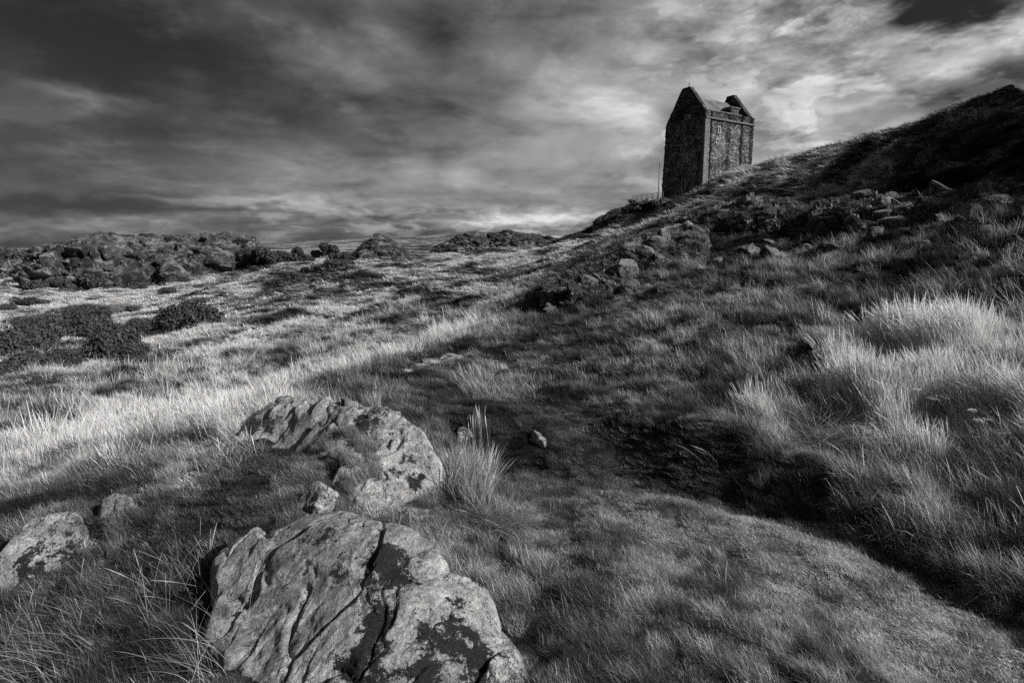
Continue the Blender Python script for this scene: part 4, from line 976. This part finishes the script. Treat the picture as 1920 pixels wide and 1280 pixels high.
    fin = box('finial', .35, .45, TWID*.47, TWID*.48, ZA, ZA+.75, M_iron, root)
    # windows: (face, along, z, half width, half height, panes)
    def window(face, a, z, hw, hh, kind):
        b = .012*max(0, Z1-z)
        def bx(name, a0, a1, z0, z1, d0, d1, mat, par):
            if face == 'g': return box(name, -b-d1, -b-d0, a0, a1, z0, z1, mat, par)
            return box(name, a0, a1, -b-d1, -b-d0, z0, z1, mat, par)
        w = bx('window', a-hw, a+hw, z-hh, z+hh, -.1, .07, M_pane, root)
        t = .11 if kind != 'hole' else .0
        if kind != 'hole':
            bx('surround', a-hw-t, a-hw, z-hh-t, z+hh+t, -.1, .12, M_pale, w); bx('surround', a+hw, a+hw+t, z-hh-t, z+hh+t, -.1, .12, M_pale, w)
            bx('lintel', a-hw, a+hw, z+hh, z+hh+t*1.3, -.1, .12, M_pale, w); bx('sill', a-hw, a+hw, z-hh-t, z-hh, -.1, .12, M_pale, w)
        if kind == 'panes':
            bx('glazing_bar', a-.04, a+.04, z-hh, z+hh, .07, .10, M_pale, w)
            for k in (1, 2): bx('glazing_bar', a-hw, a+hw, z-hh+2*hh*k/3-.04, z-hh+2*hh*k/3+.04, .07, .095, M_pale, w)
        return w
    def gz(py, g): x, y = lg(0, g); return z_for(TO[0]+x, TO[1]+y, py)-ZB
    def lz(py, l): x, y = lg(l, 0); return z_for(TO[0]+x, TO[1]+y, py)-ZB
    gg = lambda px: next(g for g in np.linspace(0, TWID, 400) if (lambda x, y: 960+FPX*x/(y*math.cos(PITCH)-10*math.sin(PITCH)))(TO[0]+lg(0, g)[0], TO[1]+lg(0, g)[1]) <= px)
    ll = lambda px: next(l for l in np.linspace(0, TLEN, 400) if (lambda x, y: 960+FPX*x/(y*math.cos(PITCH)-10*math.sin(PITCH)))(TO[0]+lg(l, 0)[0], TO[1]+lg(l, 0)[1]) >= px)
    window('g', gg(1283.5), gz(297.5, 4.6), .38, .62, 'panes')
    window('g', gg(1284), gz(222, 4.5), .34, .22, 'small')
    window('g', gg(1283.5), gz(232, 4.5), .42, .62, 'hole')
    window('g', gg(1282.5), gz(347, 4.7), .28, .75, 'small')
    window('g', gg(1305), gz(268, 2), .22, .3, 'hole'); window('g', gg(1263), gz(284, 7), .2, .28, 'hole'); window('g', gg(1259), gz(314, 7), .2, .3, 'hole'); window('g', gg(1312), gz(290, 1.2), .16, .25, 'hole')
    window('l', ll(1341.5), lz(243, 2.5), .24, .42, 'small')
    window('l', ll(1339), lz(264, 2.2), .28, .3, 'small')
    window('l', ll(1339.5), lz(310, 2.3), .42, .55, 'hole')
build_tower()
# flagpole and railing on the mound
def tube(name, a, b, r, mat, parent=None, n=6, r2=None):
    a, b = Vector(a), Vector(b); d = (b-a).normalized(); u = d.orthogonal().normalized(); w = d.cross(u); v = []
    for p, q in ((a, r), (b, r if r2 is None else r2)):
        for k in range(n): t = 2*math.pi*k/n; v.append(p+u*math.cos(t)*q+w*math.sin(t)*q)
    f = [(k, (k+1) % n, n+(k+1) % n, n+k) for k in range(n)] + [tuple(range(n))[::-1], tuple(range(n, 2*n))]
    return mesh_np(name, v, f, mat, True, parent)
fp = ray(1234, 373, 94)
fr = empty('flagpole', fp); tag(fr, 'thin bare flagpole standing beside the left wall of the tower', 'flagpole')
tube('pole', (0, 0, -.6), (0, 0, z_for(fp.x, fp.y, 303.5)-fp.z), .075, M_iron, fr, 8, .05); tube('base', (0, 0, -.4), (0, 0, .35), .12, M_iron, fr, 8)
r0 = ray(1185, 380, 92.5); rl = empty('railing', r0); tag(rl, 'metal post and rail barrier on the mound left of the tower', 'railing')
ps = []
for px, py in [(1185, 380), (1194, 378), (1203, 377), (1213, 375.5), (1223, 374), (1232, 373), (1243, 371.5)]:
    p = ray(px, py, 92.5)-r0; ps.append(p); tube('post', (p.x, p.y, p.z-.5), (p.x, p.y, p.z+.95), .05, M_iron, rl)
for h in (.3, .6, .93):
    for k in range(len(ps)-1): pass
    tube('rail', (ps[0].x, ps[0].y, ps[0].z+h), (ps[-1].x, ps[-1].y, ps[-1].z+h), .035, M_iron, rl)

# ------------------------------------------------------------------ shrubs
def shrub_mesh(seed, lobes, leaves, leaf, aspect=.75):
    rg = np.random.default_rng(seed); V = []; B = []
    C = []
    for k in range(lobes):
        a = rg.uniform(0, 6.28); d = rg.uniform(0, .62)**.8; C.append((d*math.cos(a), d*math.sin(a), rg.uniform(.25, .62)*(1.15-d*.6), rg.uniform(.22, .42)))
    per = leaves//lobes; n = per*lobes; c = np.repeat(np.array(C), per, 0)
    dr = rg.normal(size=(n, 3)); dr /= np.linalg.norm(dr, axis=1)[:, None]; rad = c[:, 3]*(rg.random(n)**.35)*rg.uniform(.8, 1.15, n)
    p = c[:, :3] + dr*rad[:, None]; k = p[:, 2] > -.05; p = p[k]; dr = dr[k]; n = len(p); cc = c[k]
    u = rg.normal(size=(n, 3)); u /= np.linalg.norm(u, axis=1)[:, None]; w = np.cross(u, dr+rg.normal(size=(n, 3))*.5); w /= np.linalg.norm(w, axis=1)[:, None]+1e-6
    s = leaf*rg.uniform(.5, 1.4, n)[:, None]
    v = np.stack([p-u*s, p+w*s*.55, p+u*s*1.3, p-w*s*.55], 1).reshape(-1, 3)
    f = np.arange(n*4).reshape(n, 4); b = np.repeat(np.clip(rg.normal(.45, .2, n)+(cc[:, 0]*3 % .3), 0, 1), 4)
    return v, f, b
SHRUBS = []
def make_shrub(seed, lobes, leaves, leaf):
    v, f, b = shrub_mesh(seed, lobes, leaves, leaf)
    root = empty('gorse_bush', (0, 0, 0)); mesh_np('foliage', v, f, M_gorse, False, root, {'blade': b})
    rg = np.random.default_rng(seed+1); V = []; F = []
    for k in range(7):
        a = rg.uniform(0, 6.28); d = rg.uniform(.1, .5); tip = (d*math.cos(a), d*math.sin(a), rg.uniform(.35, .6)); n0 = len(V)
        for (p, r) in (((0, 0, -.1), .03), ((tip[0]*.5, tip[1]*.5, tip[2]*.6), .02), (tip, .008)):
            for q in range(4): V.append((p[0]+r*math.cos(q*1.57), p[1]+r*math.sin(q*1.57), p[2]))
        for s in (0, 4):
            for q in range(4): F.append((n0+s+q, n0+s+(q+1) % 4, n0+s+4+(q+1) % 4, n0+s+4+q))
    mesh_np('stems', V, F, M_stem, True, root)
    return root
_used = {}
def shrub(kind, px, py, wpx, hpx, label, group=None, r=None, z=None):
    a = (at(px, py) if r is None else ray(px, py, r))
    if a is None: return
    if kind not in _used: _used[kind] = make_shrub(*KINDS[kind]); o = _used[kind]
    else:
        src = _used[kind]; o = src.copy(); col.objects.link(o)
        for ch in [c for c in src.children]: c = ch.copy(); col.objects.link(c); c.parent = o
    d = (a-Vector((0, 0, EYE))).length; w = wpx/FPX*d/1.75; h = hpx/FPX*d/.95
    o.location = a - Vector((0, 0, h*.06)); o.scale = (w, w, h); o.rotation_euler = (0, 0, random.uniform(0, 6.28))
    tag(o, label, 'bush', group); return o
KINDS = [(1, 16, 9000, .045), (2, 11, 5200, .055), (3, 8, 2600, .075), (4, 9, 2600, .08), (5, 7, 1500, .10)]
shrub(0, 358, 616, 100, 52, 'largest dark gorse bush, rounded, alone on the pale slope below the crag')
shrub(1, 404, 603, 24, 15, 'tiny dark bush touching the right side of the largest gorse bush')
shrub(1, 318, 612, 50, 24, 'low dark bush spreading from the left foot of the largest gorse bush')
shrub(1, 272, 622, 60, 26, 'low dark bush between the rocky bank and the largest gorse bush')
shrub(0, 212, 668, 84, 60, 'wide ragged bush in front of the rocky bank')
shrub(1, 258, 672, 46, 30, 'small bush at the right foot of the wide ragged bush')
shrub(0, 160, 628, 70, 40, 'dark bush on the face of the rocky bank, left of the wide ragged bush')
shrub(0, 165, 596, 60, 24, 'dark bush crowning the rocky bank')
for i, (px, py, w, h) in enumerate([(20, 668, 80, 44), (75, 650, 70, 40), (110, 634, 60, 36), (55, 690, 70, 30), (115, 684, 60, 28), (5, 705, 60, 26), (225, 634, 40, 26), (60, 615, 50, 22)]):
    shrub(1 if i % 2 else 0, px, py, w, h, 'scrubby bush in the thicket at the left edge', 'bushes in the thicket at the left edge')
shrub(2, 253, 584, 28, 11, 'tiny isolated bush on the bright strip of grass under the crag')
shrub(2, 315, 551, 26, 14, 'small round bush at the foot of the crag')
shrub(2, 15, 582, 24, 11, 'small bush on the bright grass at the far left edge')
shrub(2, 50, 572, 50, 14, 'low scrub round a small rock on the bright grass at the left')
for i in range(16):
    px = 60+i*26+random.uniform(-8, 8); shrub(3, px, random.uniform(536, 552) - max(0, px-250)*.07, random.uniform(24, 44), random.uniform(14, 24), 'dark bush along the foot of the long crag', 'bushes along the foot of the crag', r=101+random.uniform(-1, 1))
for i, (px, py, w, h) in enumerate([(170,447,20,6),(205,446,26,7),(240,446,20,6),(277,446,24,9),(315,447,18,7),(333,446,12,6),(358,447,12,9),(385,447,16,6),(405,446,12,6),(427,445,12,9),(445,448,20,7),(122,462,26,10),(95,470,24,10),(466,452,26,10),(150,452,20,7),(226,447,12,5)]):
    shrub(3, px, py, w, h, 'small dark bush on the top edge of the crag', 'bushes on top of the crag', r=121.5)
for i in range(22):
    px = 452+i*10.2+random.uniform(-4, 4); k = 1 if i < 8 else .8
    shrub(3, px, random.uniform(478, 500)-(0 if i < 9 else 6) + (-4 if i > 14 else 0), random.uniform(30, 46)*k, random.uniform(16, 24)*k, 'dark bush in the belt right of the crag', 'bushes in the belt right of the crag', r=108+random.uniform(-6, 6))
for i, (px, py, w, h) in enumerate([(12,492,40,26),(35,487,34,20),(60,478,20,12),(82,470,16,9),(0,497,30,20)]):
    shrub(4, px, py, w, h, 'distant dark tree-like bush on the horizon at the left edge', 'distant bushes on the left horizon', r=170)
for i, (px, py, w, h, r) in enumerate([(630,502,46,20,68),(600,508,34,16,67),(560,522,30,14,66),(530,536,26,12,64),(575,512,24,14,67),(655,497,20,12,70)]):
    shrub(2, px, py, w, h, 'scrubby bush on the dark flank of the grassy hump', 'bushes on the flank of the grassy hump', r=None if i > 1 else None)
for i, (px, py, w, h) in enumerate([(920,446,30,12),(950,441,26,12),(975,444,24,9),(1025,450,26,10),(1048,458,26,9),(870,462,40,12),(1090,455,24,7),(1150,458,22,6),(750,474,30,12)]):
    shrub(3, px, py, w, h, 'dark heathery bush on the crest of the middle ridge', 'bushes along the middle ridge', r=88)
for i, (px, py, w, h) in enumerate([(1181,380,10,7),(1262,386,30,12),(1290,380,34,14),(1310,384,24,12),(1225,388,34,14),(1190,398,34,12),(1215,410,40,14),(1160,412,30,12),(1335,372,22,10)]):
    shrub(3, px, py, w, h, 'dark bush clinging to the mound at the foot of the tower' if i else 'little bush at the left end of the railing', 'bushes at the foot of the tower' if i else None, r=90.5 if i else 92.5)
# scattered dark clumps of heath on the pale slope
for i in range(30):
    px = random.uniform(430, 1150); py = random.uniform(505, 640)
    if py > 690-(px-600)*.25: continue
    shrub(2, px, py, random.uniform(14, 40), random.uniform(5, 9), 'dark heather clump in the pale middle slope', 'heather clumps on the middle slope')

# ------------------------------------------------------------------ tussocks and flowers standing out of the sward
def plain_grass(name, tone):
    m = bpy.data.materials.new(name); m.use_nodes = True; g = NT(m.node_tree); g.n.clear()
    out = g.new('ShaderNodeOutputMaterial'); d = g.new('ShaderNodeBsdfDiffuse'); t = g.new('ShaderNodeBsdfTranslucent'); ms = g.new('ShaderNodeMixShader'); ms.inputs[0].default_value = .35
    c = g.m('MULTIPLY', attr(g, 'blade'), tone); g.l.new(c, d.inputs[0]); g.l.new(c, t.inputs[0]); g.l.new(d.outputs[0], ms.inputs[1]); g.l.new(t.outputs[0], ms.inputs[2]); g.l.new(ms.outputs[0], out.inputs[0])
    return m
def tussock(px, py, label, n, h0, h1, w, spread, lean, bend, az, tone, heads, seed, dz=-.02):
    a = at(px, py); me = blade_mesh('grass_tussock', n, h0, h1, w, spread, lean, bend, heads, 7, seed)
    me.materials.clear(); me.materials.append(plain_grass('tussock_blades', tone))
    o = bpy.data.objects.new('grass_tussock', me); col.objects.link(o); o.location = a+Vector((0, 0, dz)); o.rotation_euler = (0, 0, math.pi/2-R(az))
    return tag(o, label, 'grass tussock')
tussock(880, 935, 'bushy grass tussock beside the right end of the broad boulder', 1500, .22, .44, .0035, .17, .25, .5, 15, .34, .12, 41)
tussock(935, 985, 'drooping skirt of long grass below the bushy tussock', 700, .18, .36, .0035, .16, .7, .9, 140, .30, .05, 42)
tussock(905, 748, 'sparse pale tussock leaning left over the shaded path', 170, .25, .55, .004, .18, .55, .35, -62, .34, .3, 43)
tussock(985, 745, 'second pale tussock leaning left behind the turf ledge', 220, .18, .36, .004, .25, .5, .4, -55, .28, .2, 44)
tussock(410, 1250, 'long arching grass stems against the left side of the cracked boulder', 70, .25, .5, .0022, .12, .8, .9, -60, .4, .1, 45)
tussock(150, 1215, 'combed-over long grass in the lower left corner', 420, .22, .5, .003, .28, 1.1, .6, -85, .24, .1, 46)
tussock(330, 1110, 'spiky stems between the left rock and the cracked boulder', 110, .16, .36, .0022, .2, .7, .4, -50, .34, .3, 47)
tussock(440, 860, 'thin stems leaning across the dark left face of the broad boulder', 90, .18, .38, .0028, .25, .7, .3, -55, .4, .3, 48)
tussock(520, 800, 'few stems crossing the shaded side of the broad boulder', 40, .2, .36, .0028, .25, .6, .3, -50, .4, .3, 49)
tussock(895, 830, 'upright seed stalks by the small pale stone', 34, .25, .4, .005, .12, .1, .15, -30, .4, .8, 50)
tussock(700, 815, 'small soft tuft growing out of the broad boulder', 500, .08, .2, .003, .08, .2, .5, -20, .34, .05, 51, .22)
tussock(1560, 830, 'heavy tussock combed to the right over a dark hollow in the bank', 900, .3, .6, .004, .25, .9, .9, 110, .42, .1, 52)
tussock(1350, 880, 'two or three long stems hanging over the shaded bank', 16, .25, .4, .003, .12, .7, .8, -60, .3, .6, 53)
M_flower = principled('white_petals', lambda g: (.78, None, 1), .8, .2)
def yarrow(px, py, h, label, seed):
    a = at(px, py); rg = random.Random(seed); o = empty('yarrow_plant', a); tag(o, label, 'wildflower', 'yarrow in the tall grass')
    V = []; F = []
    for k in range(5):
        tx, ty, tz = rg.uniform(-.12, .12), rg.uniform(-.12, .12), h*rg.uniform(.55, 1.1)
        tube('stem', (tx*.2, ty*.2, 0), (tx, ty, tz), .003, M_stem, o, 4)
        for q in range(26):
            b = rg.uniform(0, 6.28); d = .035*math.sqrt(rg.random()); c = (tx+d*math.cos(b), ty+d*math.sin(b), tz+rg.uniform(-.004, .006)-d*.2); n0 = len(V); s = .005
            V += [(c[0]+s, c[1], c[2]), (c[0], c[1]+s, c[2]), (c[0]-s, c[1], c[2]), (c[0], c[1]-s, c[2]), (c[0], c[1], c[2]+.006), (c[0], c[1], c[2]-.006)]
            for t in range(4): F += [(n0+t, n0+(t+1) % 4, n0+4), (n0+(t+1) % 4, n0+t, n0+5)]
    mesh_np('flower_heads', V, F, M_flower, False, o)
for i, (px, py) in enumerate([(1745, 800), (1850, 850)]):
    yarrow(px, py, .34, 'white flat-headed yarrow standing in the tall bright grass', i)

# every bush of a row gets a label of its own, counted along the row
ORD = ['first','second','third','fourth','fifth','sixth','seventh','eighth','ninth','tenth','eleventh','twelfth','thirteenth','fourteenth','fifteenth','sixteenth','seventeenth','eighteenth','nineteenth','twentieth','twenty-first','twenty-second','twenty-third','twenty-fourth','twenty-fifth','twenty-sixth','twenty-seventh','twenty-eighth','twenty-ninth','thirtieth']
def count_labels():
    gr = {}
    for o in scene.objects:
        if o.parent is None and o.get('group') and o.get('label'): gr.setdefault((o['group'], o['label']), []).append(o)
    for k, l in gr.items():
        if len(l) < 2: continue
        l.sort(key=lambda o: math.atan2(o.location.x, o.location.y)); n = len(l)
        for i, o in enumerate(l):
            if i < (n+1)//2: w = ('leftmost' if i == 0 else ORD[i]+' from the left')
            else: w = ('rightmost' if i == n-1 else ORD[n-1-i]+' from the right')
            o['label'] = k[1] + ', ' + w
count_labels()

# ------------------------------------------------------------------ grass over the ground
def bare(x, y):
    k = np.zeros(len(x), bool)
    for poly in KEEP_OUT:
        P = np.array(poly); b = (x > P[:, 0].min()) & (x < P[:, 0].max()) & (y > P[:, 1].min()) & (y < P[:, 1].max())
        if b.any(): i = np.where(b)[0]; k[i] |= inside(poly, x[i], y[i])
    return k
def sow(name, coll, n, r0, r1, label, power, dens, wide, hmul=1.0, hmin=0.0, hmax=9, jit=.5, hfilter=(0, 9), tmul=1.0, tsig=.35, gap=0.0, gs=.05):
    x, y, r = candidates(n, r0, r1, power=power)
    al, h, ln = sward(x, y)
    n = len(x); p = dens(r, h, al)
    if gap:                                # bare and sparse spots between the tussocks
        sc = np.clip(r*gs, .10, 1.6); q = fbm(P3(x/sc.mean(), y/sc.mean(), 40), 3, .6); q2 = fbm(P3(x*4, y*4, 44), 2)
        p = p*np.clip(.75+gap*(q+.5*q2)*2.2, .04, 1)
    k = (h > hfilter[0]) & (h < hfilter[1]) & (RNG.random(n) < p) & ~bare(x, y)
    k[k] &= visible(x[k], y[k])
    x, y, r, al, h, ln = [q[k] for q in (x, y, r, al, h, ln)]
    m = len(x); hh = np.clip(h*hmul, hmin, hmax)*RNG.uniform(.6, 1.35, m)
    tone = al*tmul*np.exp(RNG.normal(0, tsig, m))*GRASS_GAIN
    return scatter(name, coll, x, y, hh, np.maximum(hh, wide(r))*RNG.uniform(.8, 1.2, m), np.clip(tone, .015, .78), ln, label, jit)
GRASS_GAIN = 1.3
one = lambda r, h, a: np.clip(1.0+0*r, 0, 1)
sow('grass_near', T_near, 80000, 1.3, 7, 'fine wind-bent grass over the near knoll and banks', .5, lambda r, h, a: np.clip((.08/h)**.8, .12, 1), lambda r: .055+0*r, hmax=.17, hfilter=(.044, 9), tmul=.8, gap=1.0, gs=.04)
sow('grass_wisps', T_wisp, 30000, 1.4, 9, 'pale dry wisps among the near grass', .5, lambda r, h, a: np.clip(.55+0*h, 0, 1), lambda r: .05+0*r, hmax=.24, hfilter=(.046, 9), hmul=1.1, tmul=1.8, tsig=.4, gap=1.3, gs=.06)
sow('grass_worn', T_low, 60000, 1.5, 12, 'short worn turf of the footpath', .5, lambda r, h, a: np.where(h < .045, 1.0, .10), lambda r: .022+.004*r, hmax=.024, tsig=.4, gap=1.2, gs=.03)
sow('grass_middle', T_mid, 70000, 6, 32, 'wind-bent grass over the hillside and upper slope', .5, lambda r, h, a: np.clip((.16/h)**.8, .2, 1), lambda r: .10+.004*r, hmin=.05, hmax=.22, tmul=.62, tsig=.4, gap=1.1, gs=.05)
sow('grass_hillside_wisps', T_wisp, 52000, 6, 40, 'pale seeding wisps scattered over the hillside', .5, lambda r, h, a: np.clip(.8+0*h, 0, 1), lambda r: .10+.003*r, hmin=.09, hmul=1.15, tmul=1.75, tsig=.45, gap=1.6, gs=.06)
sow('grass_far', T_far, 95000, 26, 130, 'long pale grass lying over the far slope', .5, one, lambda r: .30+.005*r, hmin=.09, hmul=.75, jit=.28, tsig=.32, gap=.7, gs=.04)
sow('grass_seeding', T_tall, 22000, 2.6, 9, 'tall seeding grass on the bank at the right', .5, lambda r, h, a: np.clip((h-.2)*8, 0, 1), lambda r: .2+0*r, hmul=1.1, jit=.35, hfilter=(.2, 9), tmul=1.7)
sow('grass_stalks', T_tall, 2600, 1.6, 30, 'thin seed stalks standing among the shorter grass', .5, lambda r, h, a: np.clip((h-.07)*4, 0, .6), lambda r: .09+.003*r, hmul=1.5, hmax=.28, jit=.5, hfilter=(.07, 9), tmul=1.6)
# short turf over the mossy middle of the broad boulder
def on_boulder():
    dg = bpy.context.evaluated_depsgraph_get(); o = [q for q in scene.objects if q.name.startswith('boulder') and 'broad' in q.get('label', '')][0]
    poly = [plan(px, py, .36) for px, py in [(470,832),(545,815),(600,803),(650,800),(700,810),(715,838),(665,845),(640,875),(610,890),(560,865),(500,850),(455,842)]]
    n = len(o.data.vertices); co = np.empty(n*3, np.float32); o.data.vertices.foreach_get('co', co); co = co.reshape(-1, 3) + np.array(o.location)
    k = RNG.integers(0, n, 9000); q = co[k]; q = q[inside(poly, q[:, 0], q[:, 1]) & (fbm(q*6, 3) > -.02)]
    scatter('grass_boulder', T_near, q[:, 0], q[:, 1], RNG.uniform(.03, .075, len(q)), np.full(len(q), .05), np.clip(.24*np.exp(RNG.normal(0, .5, len(q))), .03, .5), np.full(len(q), -60.), 'short turf growing over the middle of the broad boulder', .6, q[:, 2]-.005)
on_boulder()
def on_ledges():
    X = []; T = []; S = []
    for (p, H) in LEDGE:
        r = float(np.hypot(p[:, 0], p[:, 1]).mean()); n = int(min(4200, len(p)*.55)); k = RNG.integers(0, len(p), n)
        q = p[k]; g = fbm(q*(1.6/H)+3, 3); m = (g > -.12) & (q[:, 2] > ground_z(q[:, 0], q[:, 1])-.1); q = q[m]
        X.append(q); s = (.14 if r < 30 else (.22 if r < 60 else .4)); S.append(np.full(len(q), s)); T.append(np.full(len(q), .09 if r < 60 else .14))
    q = np.concatenate(X); s = np.concatenate(S); t = np.concatenate(T)*np.exp(RNG.normal(0, .45, len(q)))
    scatter('grass_ledges', T_far, q[:, 0], q[:, 1], s*RNG.uniform(.6, 1.3, len(q)), s*1.1, np.clip(t, .02, .5), np.full(len(q), -70.), 'rough grass rooted on the ledges of the outcrops', .6, q[:, 2])
on_ledges()
